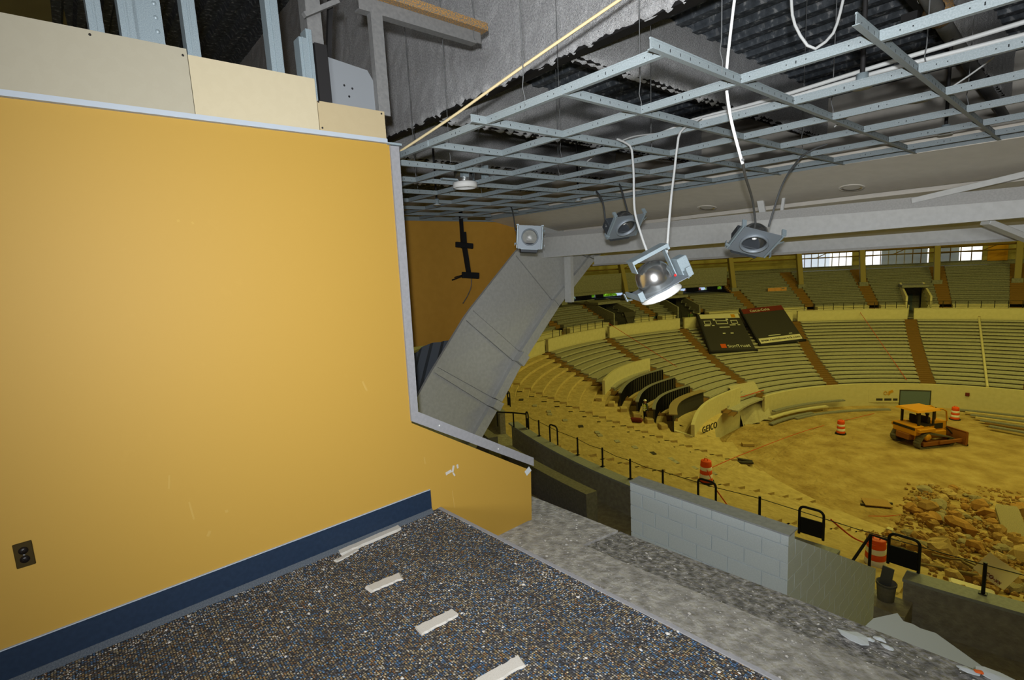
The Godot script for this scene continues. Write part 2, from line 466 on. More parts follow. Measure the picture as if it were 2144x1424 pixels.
func left_wall() -> void:
	var w := thing("wall_left", "gold painted partition wall ending in a low sloping end", "wall", "", "structure")
	# polygon in (z, y), extruded towards -x
	var xf := Transform3D(Basis(Vector3(0, 0, 1), Vector3(0, 1, 0), Vector3(-1, 0, 0)), Vector3(-3.0, 0, 0))
	var poly := PackedVector2Array([Vector2(2.5, -0.6), Vector2(2.5, 2.467), Vector2(-1.66, 2.467), Vector2(-1.645, 0.665), Vector2(-2.70, 0.0), Vector2(-2.672, -0.6)])
	obj("wall_face", MB.new().prism(poly, xf, 0.14), M.gold_paint, w)
	# grey edge trim, proud of both faces: upright and sloping cap
	var b := MB.new()
	var xt := Transform3D(Basis(Vector3(0, 0, 1), Vector3(0, 1, 0), Vector3(-1, 0, 0)), Vector3(-2.985, 0, 0))
	b.prism(PackedVector2Array([Vector2(-1.652, 2.452), Vector2(-1.712, 2.452), Vector2(-1.693, 0.735), Vector2(-1.638, 0.683)]), xt, 0.17)
	obj("edge_trim", b, M.grey_trim, w)
	var s := MB.new()
	s.prism(PackedVector2Array([Vector2(-1.638, 0.683), Vector2(-1.693, 0.735), Vector2(-2.725, 0.105), Vector2(-2.72, 0.035)]), xt, 0.17)
	obj("sloping_cap", s, M.grey_trim, w)
	obj("top_clip", MB.new().box(Vector3(-3.03, 2.462, -1.68), Vector3(0.12, 0.012, 0.09)), M.galvanised, w)
	for q in [[-1.85, 0.60], [-2.36, 0.285]]:
		obj("screw", MB.new().lathe([Vector2(0.006, 0.0), Vector2(0.006, 0.004), Vector2(0, 0.005)], 6, Transform3D(Basis(Vector3(0, 0, 1), -PI / 2), Vector3(-2.985, q[1], q[0]))), M.white_label, w)
	# chipped paint at the low end: bare plaster showing
	for q in [[-1.905, 0.235, 0.05, 0.022, 0.2], [-1.945, 0.248, 0.016, 0.05, -0.3], [-1.985, 0.255, 0.014, 0.03, 0.1], [-1.95, 0.205, 0.012, 0.03, 0.5]]:
		obj("chipped_paint", MB.new().box(Vector3(-2.9995, q[1], q[0]), Vector3(0.003, q[3], q[2]), Basis(Vector3(1, 0, 0), q[4])), M.plaster_strip, w)
	for q in [[-0.345, 0.52, 0.008, 0.10, 0.1], [-0.405, 0.37, 0.014, 0.03, -0.5], [-0.50, 0.46, 0.015, 0.015, 0.0], [-1.34, 0.98, 0.012, 0.07, 0.35], [-0.47, 1.98, 0.012, 0.012, 0.2], [-0.53, 1.97, 0.01, 0.012, 0.6], [-0.27, 0.70, 0.008, 0.07, -0.15], [-1.72, 0.38, 0.008, 0.05, 0.1], [-1.93, 0.02, 0.006, 0.14, 0.05]]:
		obj("scuff", MB.new().box(Vector3(-2.9997, q[1], q[0]), Vector3(0.0012, q[3], q[2]), Basis(Vector3(1, 0, 0), q[4])), M.scuff_pale, w)
	obj("chipped_corner", MB.new().box(Vector3(-2.999, 0.005, -2.665), Vector3(0.006, 0.045, 0.06), Basis(Vector3(1, 0, 0), 0.5)), M.pale_sheet, w)
	# bare gypsum boards above the ceiling line
	var boards_ := [["gypsum_grey", 2.5, -0.606, 2.795], ["gypsum_cream", -0.609, -1.222, 2.770], ["gypsum_tan", -1.226, -1.640, 2.655]]
	for q in boards_:
		var p := MB.new()
		p.box(Vector3(-3.012, (2.465 + q[3]) / 2, (q[1] + q[2]) / 2), Vector3(0.014, q[3] - 2.465, q[1] - q[2]))
		obj("gypsum_board", p, M[q[0]], w)
	for q in [[-0.24, 2.775], [-0.588, 2.762], [-1.232, 2.65], [-1.24, 2.51], [-1.62, 2.64], [-0.59, 2.30]]:
		if q[1] > 2.46:
			obj("screw", MB.new().lathe([Vector2(0.006, 0.0), Vector2(0.005, 0.003), Vector2(0, 0.003)], 6, Transform3D(Basis(Vector3(0, 0, 1), -PI / 2), Vector3(-3.005, q[1], q[0]))), M.screw, w)
	# white wall angle that carried the ceiling
	var an := MB.new()
	an.box(Vector3(-2.997, 2.478, 0.43), Vector3(0.006, 0.030, 4.14))
	an.box(Vector3(-2.985, 2.464, 0.43), Vector3(0.028, 0.004, 4.14))
	obj("wall_angle", an, M.white_angle, w)
	settle(w)
	# baseboard
	var bb := thing("baseboard_left", "navy blue vinyl baseboard along the gold wall", "baseboard", "", "structure")
	obj("board", MB.new().box(Vector3(-2.994, 0.09, 0.40), Vector3(0.012, 0.14, 4.28)), M.navy_vinyl, bb)
	obj("toe", MB.new().hexa(Vector3(-3.0, 0.0, -1.74), Vector3(-2.966, 0.0, -1.74), Vector3(-2.966, 0.0, 2.5), Vector3(-3.0, 0.0, 2.5), Vector3(-3.0, 0.028, -1.74), Vector3(-2.986, 0.026, -1.74), Vector3(-2.986, 0.026, 2.5), Vector3(-3.0, 0.028, 2.5)), M.dusty_vinyl, bb)
	obj("top_bead", MB.new().box(Vector3(-2.9955, 0.162, 0.40), Vector3(0.009, 0.005, 4.28)), M.white_angle, bb)
	settle(bb)
	# outlet
	var o := thing("wall_outlet", "dark bronze duplex outlet low on the gold wall", "outlet")
	obj("cover_plate", MB.new().bevel(Vector3.ZERO, Vector3(0.062, 0.006, 0.112), 0.003, Basis(Vector3(0, 0, -1), Vector3(1, 0, 0), Vector3(0, -1, 0))), M.bronze_plate, o).position = Vector3(-2.997, 0.551, 0.281) - Vector3(0, 0.056, 0)
	for dy in [-0.02, 0.02]:
		var rc := obj("receptacle", MB.new().lathe([Vector2(0.0165, 0.0), Vector2(0.0165, 0.004), Vector2(0.0, 0.0045)], 14, Transform3D(Basis(Vector3(0, 0, 1), -PI / 2), Vector3(-2.995, 0.551 + dy, 0.281))), M.brown_plastic, o)
		for dz in [-0.006, 0.006]:
			obj("slot", MB.new().box(Vector3(0.0045, 0.0165, dz), Vector3(0.001, 0.009, 0.002)), M.slot, rc)
	obj("screw", MB.new().lathe([Vector2(0.004, 0.0), Vector2(0.004, 0.002), Vector2(0, 0.002)], 8, Transform3D(Basis(Vector3(0, 0, 1), -PI / 2), Vector3(-2.994, 0.551, 0.281))), M.bare_steel, o)
	settle(o)
	# steel studs and frame standing behind the boards
	var studs := [[-0.245, 0.05, 5.9, "galvanised steel stud, first from the left edge above the gypsum boards"], [-0.36, 0.055, 5.9, "galvanised steel stud next to the flexible conduit above the grey board"],
		[-0.615, 0.055, 5.9, "galvanised steel stud beside the wide steel panel above the grey board"], [-1.005, 0.062, 5.9, "tall galvanised stud rising behind the cream gypsum board"],
		[-1.165, 0.04, 2.985, "short galvanised stud at the right end of the cream board"], [-1.207, 0.03, 3.035, "narrow cut-off stud against the dark column"]]
	for q in studs:
		var st := MB.new()
		var zc: float = q[0]; var wd: float = q[1]; var hh: float = q[2]
		st.box(Vector3(-3.06, (2.2 + hh) / 2, zc), Vector3(0.08, hh - 2.2, 0.003))
		st.box(Vector3(-3.022, (2.2 + hh) / 2, zc - wd / 2), Vector3(0.003, hh - 2.2, wd))
		st.box(Vector3(-3.098, (2.2 + hh) / 2, zc - wd / 2), Vector3(0.003, hh - 2.2, wd))
		st.box(Vector3(-3.026, (2.2 + hh) / 2, zc - wd), Vector3(0.011, hh - 2.2, 0.003))
		st.box(Vector3(-3.018, (2.2 + hh) / 2, zc - wd * 0.45), Vector3(0.006, hh - 2.2, wd * 0.16))
		tag(obj("wall_stud", st, M.galvanised), q[3], "stud", "studs above the gold wall")
	var pn := thing("dimpled_sheet", "wide galvanised steel sheet with rows of dimples between two studs", "steel sheet")
	obj("sheet", MB.new().box(Vector3(-3.05, 3.4, -0.455), Vector3(0.004, 2.4, 0.15)), M.galvanised, pn)
	for i in 18:
		for z in [-0.40, -0.505]:
			obj("dimple", MB.new().lathe([Vector2(0.011, 0.0), Vector2(0.007, 0.005), Vector2(0, 0.006)], 8, Transform3D(Basis(Vector3(0, 0, 1), -PI / 2), Vector3(-3.048, 2.74 + i * 0.062, z))), M.galvanised, pn)
	settle(pn)
	var fx := []
	for i in 90: fx.append(Vector3(-3.04 + 0.0015 * sin(i), 2.3 + i * 0.02, -0.285 + 0.002 * sin(i * 0.35)))
	var fm := MB.new()
	for i in 89: fm.tube([fx[i], fx[i] + Vector3(0, 0.013, 0)], 0.0085, 7)
	fm.tube([fx[0], fx[89]], 0.007, 6)
	tag(obj("flexible_conduit", fm, M.cable_grey), "ribbed flexible conduit rising beside the studs above the gypsum board", "conduit")
	# heavy frame: dark column, post, gusset plate, rusty header
	var cl := thing("steel_column", "steel column with dark lower half between the cream and tan boards", "column")
	obj("upper_shaft", MB.new().box(Vector3(-3.09, 4.4, -1.27), Vector3(0.1, 2.85, 0.085)), M.bare_steel, cl)
	obj("lower_plate", MB.new().box(Vector3(-3.055, 2.55, -1.287), Vector3(0.06, 0.85, 0.07)), M.dark_steel, cl)
	obj("rust_strip", MB.new().box(Vector3(-3.056, 3.35, -1.235), Vector3(0.01, 0.75, 0.012)), M.rusty_steel, cl)
	settle(cl)
	tag(obj("steel_post", MB.new().box(Vector3(-3.08, 2.98, -1.655), Vector3(0.05, 0.66, 0.045)).box(Vector3(-3.06, 2.98, -1.675), Vector3(0.012, 0.66, 0.07)), M.bare_steel), "slim steel post at the right end of the tan gypsum board", "post")
	var gp := thing("gusset_plate", "grey square steel plate with bolt holes behind the tan board", "plate")
	obj("plate", MB.new().prism(PackedVector2Array([Vector2(-1.33, 2.5), Vector2(-1.33, 2.945), Vector2(-1.60, 2.915), Vector2(-1.64, 2.85), Vector2(-1.64, 2.5)]), Transform3D(Basis(Vector3(0, 0, 1), Vector3(0, 1, 0), Vector3(-1, 0, 0)), Vector3(-3.1, 0, 0)), 0.015), M.plate_grey, gp)
	for q in [[-1.44, 2.80], [-1.49, 2.79], [-1.465, 2.74]]:
		obj("bolt_hole", MB.new().lathe([Vector2(0.007, 0.0), Vector2(0.0, 0.002)], 8, Transform3D(Basis(Vector3(0, 0, 1), -PI / 2), Vector3(-3.0995, q[1], q[0]))), M.slot, gp)
	settle(gp)
	var hd := thing("rusty_header", "rust streaked steel channel reaching out from the top of the post", "beam")
	var hb := MB.new()
	hb.box(Vector3(-3.06, 3.285, -2.02), Vector3(0.008, 0.075, 0.92))
	hb.box(Vector3(-3.085, 3.245, -2.0), Vector3(0.06, 0.008, 0.88))
	hb.box(Vector3(-3.085, 3.32, -2.0), Vector3(0.06, 0.008, 0.90))
	obj("channel", hb, M.bare_steel, hd)
	obj("rusty_flange", MB.new().box(Vector3(-3.05, 3.345, -2.03), Vector3(0.10, 0.05, 0.95)), M.rusty_steel, hd)
	var wire := []
	for i in 12: wire.append(Vector3(-3.02 + 0.006 * sin(i * 1.7), 3.62 - i * 0.034, -2.40 - 0.012 * sin(i * 1.1)))
	obj("tie_wire", MB.new().tube(wire, 0.0025, 5), M.cable_dark, hd)
	settle(hd)
	tag(obj("angle_brace", MB.new().box(Vector3(-3.0, 3.155, -1.30), Vector3(0.035, 0.025, 0.24), Basis(Vector3(1, 0, 0), 0.55)), M.bare_steel), "short bare steel angle brace leaning against the column top", "brace")
	tag(obj("dark_strut", MB.new().box(Vector3(-3.16, 3.15, -1.41), Vector3(0.03, 0.5, 0.025), Basis(Vector3(1, 0, 0), -0.14)), M.dark_steel), "thin dark strut between the column and the gusset plate", "strut")

func floor_and_steps() -> void:
	# carpeted platform: the front edge runs slightly askew to the wall
	var f := thing("floor", "dark carpet with blue and tan flecks covered in plaster dust", "floor", "", "structure")
	var top := MB.new()
	var xf := Transform3D(Basis(Vector3(1, 0, 0), Vector3(0, 0, 1), Vector3(0, -1, 0)), Vector3.ZERO)
	top.prism(PackedVector2Array([Vector2(-7.2, 2.5), Vector2(4.1, 2.5), Vector2(4.1, -2.16), Vector2(-3.0, -1.80), Vector2(-7.2, -1.59)]), Transform3D(xf.basis, Vector3(0, 0, 0)), 0.02)
	obj("carpet_surface", top, M.carpet, f)
	var slab := MB.new()
	slab.prism(PackedVector2Array([Vector2(-7.2, 2.5), Vector2(4.1, 2.5), Vector2(4.1, -2.15), Vector2(-3.0, -1.79), Vector2(-7.2, -1.58)]), Transform3D(xf.basis, Vector3(0, -0.02, 0)), 0.5)
	obj("platform_slab", slab, M.step_concrete, f)
	var dirv := Vector3(7.1, 0, -0.36).normalized()
	obj("edge_strip", MB.new().box(Vector3(0.55, 0.0, -1.985), Vector3(7.1, 0.012, 0.022), Basis(dirv, Vector3.UP, dirv.cross(Vector3.UP))), M.grey_trim, f)
	settle(f)
	var s := thing("concrete_step", "dusty concrete step below the edge of the carpet", "step", "", "structure")
	var a := Transform3D(xf.basis, Vector3(0, -0.42, 0))
	obj("pale_band", MB.new().prism(PackedVector2Array([Vector2(-7.2, -1.5), Vector2(4.1, -2.1), Vector2(4.1, -3.28), Vector2(-2.1, -2.70), Vector2(-3.3, -2.63), Vector2(-7.2, -2.45)]), a, 0.3), M.step_concrete, s)
	obj("rough_band", MB.new().prism(PackedVector2Array([Vector2(-2.42, -2.675), Vector2(-2.1, -2.70), Vector2(4.1, -3.28), Vector2(4.1, -3.5), Vector2(-0.2, -3.16), Vector2(-1.15, -3.115), Vector2(-2.36, -3.03)]), Transform3D(xf.basis, Vector3(0, -0.428, 0)), 0.3), M.rough_concrete, s)
	obj("pale_corner", MB.new().prism(PackedVector2Array([Vector2(-7.2, -2.45), Vector2(-3.3, -2.63), Vector2(-2.44, -2.672), Vector2(-2.38, -3.028), Vector2(-3.33, -2.98), Vector2(-7.2, -2.8)]), Transform3D(xf.basis, Vector3(0, -0.424, 0)), 0.3), M.step_concrete, s)
	settle(s)
	# bank of concrete under the suites
	var u := thing("bank_wall", "dark concrete bank below the suite steps", "wall", "", "structure")
	obj("bank_face", MB.new().box(Vector3(-1.55, -3.85, -2.55), Vector3(11.3, 6.3, 0.6)), M.dark_concrete, u)
	obj("low_ledge", MB.new().box(Vector3(0.6, -1.05, -3.3), Vector3(3.4, 0.4, 0.9)), M.dark_concrete, u)
	settle(u)

# ---------------------------------------------------------------- ceiling
func coat(x0: float, x1: float, y0: float, y1: float, z: float, along_x: bool) -> MB:   # sprayed coat: lumpy face with a ragged lower edge
	var b := MB.new(); b.grp = 1
	var n := FastNoiseLite.new(); n.frequency = 3.0; n.seed = absi(int(z * 31.0)); n.fractal_octaves = 2
	var k := int(absf(x1 - x0) / 0.03); var rows := int((y1 - y0) / 0.04)
	var P := func(i: int, j: int) -> Vector3:
		var t := lerpf(x0, x1, float(i) / k)
		var low := y0 + 0.03 * n.get_noise_2d(t * 3.0, 7.0) + 0.018 * n.get_noise_2d(t * 9.0, 3.0)
		var y := lerpf(y1, y0, float(j) / rows) + (low - y0) * pow(minf(float(j) / rows, 1.0), 14.0) + (0.015 if j > rows else 0.0)
		var d := 0.009 * n.get_noise_2d(t * 1.6, y * 1.6) + 0.007 * n.get_noise_2d(t * 4.0, y * 4.0 + 30.0)
		if j > rows: d = -0.05
		return Vector3(t, y, z + d) if along_x else Vector3(z + d, y, t)
	var prev := []
	for i in k + 1:
		var cur := []
		for j in rows + 2: cur.append(P.call(i, j))
		if i > 0:
			for j in rows + 1: b.quad(prev[j + 1], cur[j + 1], cur[j], prev[j])
		prev = cur
	b.grp = -1
	return b

func ceiling_structure() -> void:
	var c := thing("ceiling", "dark corrugated steel deck specked with grey overspray", "ceiling", "", "structure")
	var d := MB.new()
	# high deck over the viewpoint, lower deck beyond the girder
	for q in [[2.7, -3.3, 5.9], [-3.3, -9.3, 3.95]]:
		var z: float = q[0]
		while z > q[1] + 0.01:
			var p := [Vector2(z, q[2] + 0.08), Vector2(z - 0.11, q[2] + 0.08), Vector2(z - 0.15, q[2]), Vector2(z - 0.26, q[2]), Vector2(z - 0.30, q[2] + 0.08)]
			for i in 4:
				d.quad(Vector3(-18, p[i].y, p[i].x), Vector3(8, p[i].y, p[i].x), Vector3(8, p[i + 1].y, p[i + 1].x), Vector3(-18, p[i + 1].y, p[i + 1].x))
			z -= 0.30
	obj("corrugated_deck", d, M.overspray_deck, c)
	obj("roof_slab", MB.new().box(Vector3(-5, 6.1, -3.4), Vector3(26, 0.2, 12.2)), M.dark_concrete, c)
	settle(c)
	var g := thing("main_girder", "large girder coated in rough grey fireproofing across the ceiling", "girder", "", "structure")
	obj("fireproof_coat", coat(-14.0, 4.0, 3.33, 5.95, -3.24, true), M.fireproofing, g)
	obj("steel_core", MB.new().box(Vector3(-5, 4.65, -3.32), Vector3(26, 2.6, 0.04)).box(Vector3(-5, 3.325, -3.325), Vector3(26, 0.05, 0.10)), M.dark_steel, g)
	settle(g)
	var jx := [-9.0, -7.1, -5.15, -3.07, -1.02, 1.1]
	for i in jx.size():
		var j := thing("ceiling_joist", "fireproofed joist running away above the ceiling grid", "joist", "joists above the grid", "structure")
		obj("fireproof_coat", coat(-3.36, -9.2, 3.36, 3.98, jx[i] + 0.06, false), M.fireproofing, j)
		obj("steel_core", MB.new().box(Vector3(jx[i], 3.67, -6.28), Vector3(0.05, 0.6, 5.8)).box(Vector3(jx[i], 3.36, -6.28), Vector3(0.10, 0.03, 5.8)), M.dark_steel, j)
		settle(j)
	# soffit beyond the grid
	var s := thing("soffit", "warm grey plaster soffit beyond the open ceiling grid", "soffit", "", "structure")
	# drops slightly towards the arena: y = 2.46 + 0.214 (z + 5.85)
	var sy := func(z: float) -> float: return 2.46 + 0.214 * (z + 5.85)
	for q in [["soffit_panel", -5.72, -5.99, -6.87, -6.83], ["outer_panel", -7.05, -6.98, -9.2, -9.2]]:
		var co := [Vector3(-7.2, sy.call(q[3]), q[3]), Vector3(6, sy.call(q[4]), q[4]), Vector3(6, sy.call(q[2]), q[2]), Vector3(-7.2, sy.call(q[1]), q[1])]
		var up := Vector3(0, 0.12, 0)
		obj(q[0], MB.new().hexa(co[0], co[1], co[2], co[3], co[0] + up, co[1] + up, co[2] + up, co[3] + up), M.soffit, s)
	obj("groove_back", MB.new().box(Vector3(-0.6, 2.35, -6.95), Vector3(13.2, 0.04, 0.5)), M.dark_steel, s)
	var dv := Vector3(13.2, 0, -0.27).normalized()
	obj("perforated_edge", MB.new().box(Vector3(-0.6, 2.50, -5.85), Vector3(13.2, 0.07, 0.006), Basis(dv, Vector3.UP, dv.cross(Vector3.UP))), M.grid_steel, s)
	obj("fascia", MB.new().box(Vector3(-5, 3.4, -9.35), Vector3(26, 3.2, 0.2)), M.soffit, s)
	settle(s)

func tee(a: Vector3, b: Vector3) -> MB:
	var m := MB.new()
	var d := (b - a).normalized(); var sd := d.cross(Vector3.UP).normalized()
	var bs := Basis(d, Vector3.UP, -sd) if true else Basis.IDENTITY
	var l := a.distance_to(b); var mid := (a + b) / 2
	m.box(mid + Vector3(0, 0.0015, 0), Vector3(l, 0.003, 0.024), bs)
	m.box(mid + Vector3(0, 0.02, 0), Vector3(l, 0.036, 0.003), bs)
	m.box(mid + Vector3(0, 0.04, 0), Vector3(l, 0.007, 0.007), bs)
	return m

func ceiling_grid() -> void:
	var g := thing("ceiling_grid", "bare metal tee grid of the removed ceiling hanging on wires", "ceiling grid")
	var bx := [-0.05, -0.66, -1.205, -1.76, -2.345, -2.95, -3.55, -4.16, -4.77, -5.38, -5.99, -6.60, -7.17]
	var az := [-1.91, -2.53, -3.15, -3.75, -4.37, -4.99, -5.55]
	var slots := MB.new()
	for i in bx.size():
		var x: float = bx[i]
		var z0: float = -2.26 if i < 2 else (-1.80 if i == 2 or i == 4 else -1.90)
		if i > 5: z0 = -1.75
		var z1: float = [-5.9, -5.85, -5.86, -6.05, -5.95, -5.62, -5.6, -5.55, -5.5, -5.45, -5.4, -5.35, -5.3][i]
		obj("main_runner", tee(Vector3(x, 2.46, z0), Vector3(x, 2.46, z1)), M.grid_steel, g)
		var z := z0 - 0.06
		while z > z1 and x > -5.0:
			slots.box(Vector3(x, 2.482, z), Vector3(0.0045, 0.012 if int(z * 17.0) % 3 else 0.005, 0.004))
			z -= 0.075
	for j in az.size():
		for i in bx.size() - 1:
			if j == 0 and i < 2: continue
			var lim: float = -5.9 - 0.08 * (bx[i] + 0.66)
			if az[j] < -5.32 and bx[i] < -5.8: continue
			var dz := 0.0
			obj("cross_tee", tee(Vector3(bx[i] - 0.004, 2.461, az[j] + dz), Vector3(bx[i + 1] + 0.004, 2.461, az[j] + dz)), M.grid_steel, g)
			if bx[i] > -5.0:
				for k in [0.06, 0.10, 0.26, 0.30, 0.34, 0.50, 0.54]:
					slots.box(Vector3(bx[i] - k, 2.483, az[j]), Vector3(0.004, 0.012 if k == 0.30 else 0.005, 0.0045))
	obj("punched_slots", slots, M.slot, g).set_meta("kind", "stuff")
	# hanger wires up to the deck
	for q in [[-2.03, -1.91], [-3.35, -2.35], [-1.76, -2.53], [-1.205, -2.35], [-0.66, -4.4], [-2.95, -3.15], [-1.205, -3.75], [-2.345, -3.5], [-4.16, -2.53], [-4.77, -3.75], [-1.76, -4.8], [-0.66, -3.3], [-3.55, -3.75], [-5.4, -3.3]]:
		var w := [Vector3(q[0], 2.475, q[1]), Vector3(q[0] + 0.006, 2.52, q[1]), Vector3(q[0] - 0.005, 2.57, q[1] + 0.004), Vector3(q[0], 2.62, q[1]), Vector3(q[0] + 0.01, 5.92 if q[1] > -3.2 else 3.97, q[1] - 0.01)]
		obj("hanger_wire", MB.new().tube(w, 0.0028, 5), M.cable_dark, g)
	settle(g)

# ---------------------------------------------------------------- dome steel near the suite
func steel_and_rib() -> void:
	var r := thing("dome_rib", "grey curved box rib of the dome with bolted web plates", "rib", "", "structure")
	var st := [[-0.95, -3.10, -1.95, -4.02], [0.168, -4.023, -0.708, -5.183], [0.238, -4.088, -0.584, -5.297], [0.895, -4.676, -0.047, -5.767], [1.038, -4.827, 0.097, -5.923],
		[1.873, -5.803, 0.897, -6.772], [2.229, -6.258, 1.702, -7.816], [2.95, -7.9, 2.55, -9.6]]
	for i in st.size() - 1:
		var a: Array = st[i]; var b: Array = st[i + 1]
		# curve a little between the stations
		var L0 := Vector2(a[1], a[0]); var L1 := Vector2(b[1], b[0]); var R0 := Vector2(a[3], a[2]); var R1 := Vector2(b[3], b[2])
		var bow := 0.035 * L0.distance_to(L1)
		var poly := PackedVector2Array()
		var gap := 0.012 / maxf(L0.distance_to(L1), 0.05)
		for k in 6:
			var t := lerpf(0.0, 1.0 - gap, k / 5.0)
			poly.append(L0.lerp(L1, t) + (L1 - L0).orthogonal().normalized() * bow * sin(PI * t) * -1.0)
		for k in 6:
			var t := lerpf(1.0 - gap, 0.0, k / 5.0)
			poly.append(R0.lerp(R1, t) + (R1 - R0).orthogonal().normalized() * bow * sin(PI * t) * -1.0)
		obj("web_plate", MB.new().prism(poly, Transform3D(Basis(Vector3(0, 0, 1), Vector3(0, 1, 0), Vector3(-1, 0, 0)), Vector3(-6.6 if i % 2 == 0 else -6.585, 0, 0)), 0.03), M.rib_paint, r)
		# box behind the plates
		var inn := PackedVector2Array([L0.lerp(R0, 0.03), L1.lerp(R1, 0.03), L1.lerp(R1, 0.97), L0.lerp(R0, 0.97)])
		obj("rib_core", MB.new().prism(inn, Transform3D(Basis(Vector3(0, 0, 1), Vector3(0, 1, 0), Vector3(-1, 0, 0)), Vector3(-6.635, 0, 0)), 0.04), M.rib_paint, r)
		# flange along the arena side, standing proud
		var W := 0.17
		var f0 := R0.lerp(L0, W / R0.distance_to(L0)); var f1 := R1.lerp(L1, W / R1.distance_to(L1))
		var fl := MB.new()
		fl.prism(PackedVector2Array([R0, R1.lerp(R0, gap), f1.lerp(f0, gap), f0]), Transform3D(Basis(Vector3(0, 0, 1), Vector3(0, 1, 0), Vector3(-1, 0, 0)), Vector3(-6.45 if i in [1, 3] else -6.52, 0, 0)), 0.2)
		obj("flange", fl, M.rib_paint, r)
		var e0 := L0.lerp(R0, 0.035); var e1 := L1.lerp(R1, 0.035)
		obj("edge_lip", MB.new().prism(PackedVector2Array([L0, L1, e1, e0]), Transform3D(Basis(Vector3(0, 0, 1), Vector3(0, 1, 0), Vector3(-1, 0, 0)), Vector3(-6.575, 0, 0)), 0.05), M.rib_paint, r)
	obj("stiffener", MB.new().hexa(Vector3(-6.5, 0.95, -6.98), Vector3(-6.35, 0.95, -6.98), Vector3(-6.35, 0.95, -6.90), Vector3(-6.5, 0.95, -6.90), Vector3(-6.5, 1.78, -7.0), Vector3(-6.35, 1.78, -7.0), Vector3(-6.35, 1.78, -6.92), Vector3(-6.5, 1.78, -6.92)), M.beam_paint, r)
	settle(r)
	# ring beams between the ribs: tapering in view, built as lofts
	var b1 := thing("ring_beam", "pale grey box beam of the dome, nearer and higher of the two", "beam", "", "structure")
	obj("lower_box", MB.new().hexa(Vector3(-6.9, 1.785, -6.75), Vector3(2.0, 1.905, -6.75), Vector3(2.0, 1.905, -6.5), Vector3(-6.9, 1.785, -6.5), Vector3(-6.9, 2.13, -6.75), Vector3(2.0, 1.96, -6.75), Vector3(2.0, 1.96, -6.5), Vector3(-6.9, 2.13, -6.5)), M.beam_paint, b1)
	obj("bottom_flange", MB.new().hexa(Vector3(-6.9, 1.765, -6.78), Vector3(2.0, 1.885, -6.78), Vector3(2.0, 1.885, -6.44), Vector3(-6.9, 1.765, -6.44), Vector3(-6.9, 1.787, -6.78), Vector3(2.0, 1.907, -6.78), Vector3(2.0, 1.907, -6.44), Vector3(-6.9, 1.787, -6.44)), M.beam_paint, b1)
	obj("upper_web", MB.new().hexa(Vector3(-6.9, 2.12, -6.8), Vector3(2.0, 1.95, -6.8), Vector3(2.0, 1.95, -6.58), Vector3(-6.9, 2.12, -6.58), Vector3(-6.9, 2.2, -6.8), Vector3(2.0, 2.1, -6.8), Vector3(2.0, 2.1, -6.58), Vector3(-6.9, 2.2, -6.58)), M.beam_dull, b1)
	settle(b1)
	var b2 := thing("ring_beam", "slimmer grey dome beam below and beyond the box beam", "beam", "", "structure")
	obj("box_web", MB.new().hexa(Vector3(-6.5, 1.605, -8.0), Vector3(2.0, 1.705, -8.0), Vector3(2.0, 1.705, -7.75), Vector3(-6.5, 1.605, -7.75), Vector3(-6.5, 1.755, -8.0), Vector3(2.0, 1.84, -8.0), Vector3(2.0, 1.84, -7.75), Vector3(-6.5, 1.755, -7.75)), M.beam_paint, b2)
	obj("bottom_flange", MB.new().hexa(Vector3(-6.5, 1.575, -8.02), Vector3(2.0, 1.675, -8.02), Vector3(2.0, 1.675, -7.70), Vector3(-6.5, 1.575, -7.70), Vector3(-6.5, 1.607, -8.02), Vector3(2.0, 1.707, -8.02), Vector3(2.0, 1.707, -7.70), Vector3(-6.5, 1.607, -7.70)), M.beam_dull, b2)
	settle(b2)
	var braces := [[Vector3(-1.36, 2.10, -6.55), Vector3(-0.10, 2.30, -6.52), 0.02, 0.055, "long thin plate brace slanting up from the beam to the soffit"],
		[Vector3(-0.80, 1.84, -6.62), Vector3(-0.40, 1.57, -7.15), 0.10, 0.05, "pale bolted brace slanting down at the right edge"],
		[Vector3(-2.86, 2.13, -6.64), Vector3(-2.92, 2.42, -6.64), 0.075, 0.04, "short channel stub standing on the beam, wider of the two"],
		[Vector3(-2.64, 2.13, -6.64), Vector3(-2.62, 2.30, -6.64), 0.035, 0.03, "short flat stub standing on the beam, narrower of the two"],
		[Vector3(-6.2, 2.05, -6.9), Vector3(-4.1, 2.45, -7.3), 0.06, 0.06, "dark brace rising from the rib behind the hanging lamps"],
		[Vector3(-3.4, 1.80, -7.85), Vector3(-2.7, 1.98, -7.0), 0.16, 0.03, "flat gusset plate joining the two dome beams"]]
	for q in braces:
		var d: Vector3 = (q[1] - q[0])
		var bs := Basis.looking_at(d.normalized(), Vector3(0.01, 1, 0.02).normalized() if absf(d.normalized().y) < 0.9 else Vector3(0, 0, 1))
		tag(obj("steel_brace", MB.new().bevel((q[0] + q[1]) / 2, Vector3(q[2], q[3], d.length()), 0.004, bs), M.beam_paint), q[4], "brace")

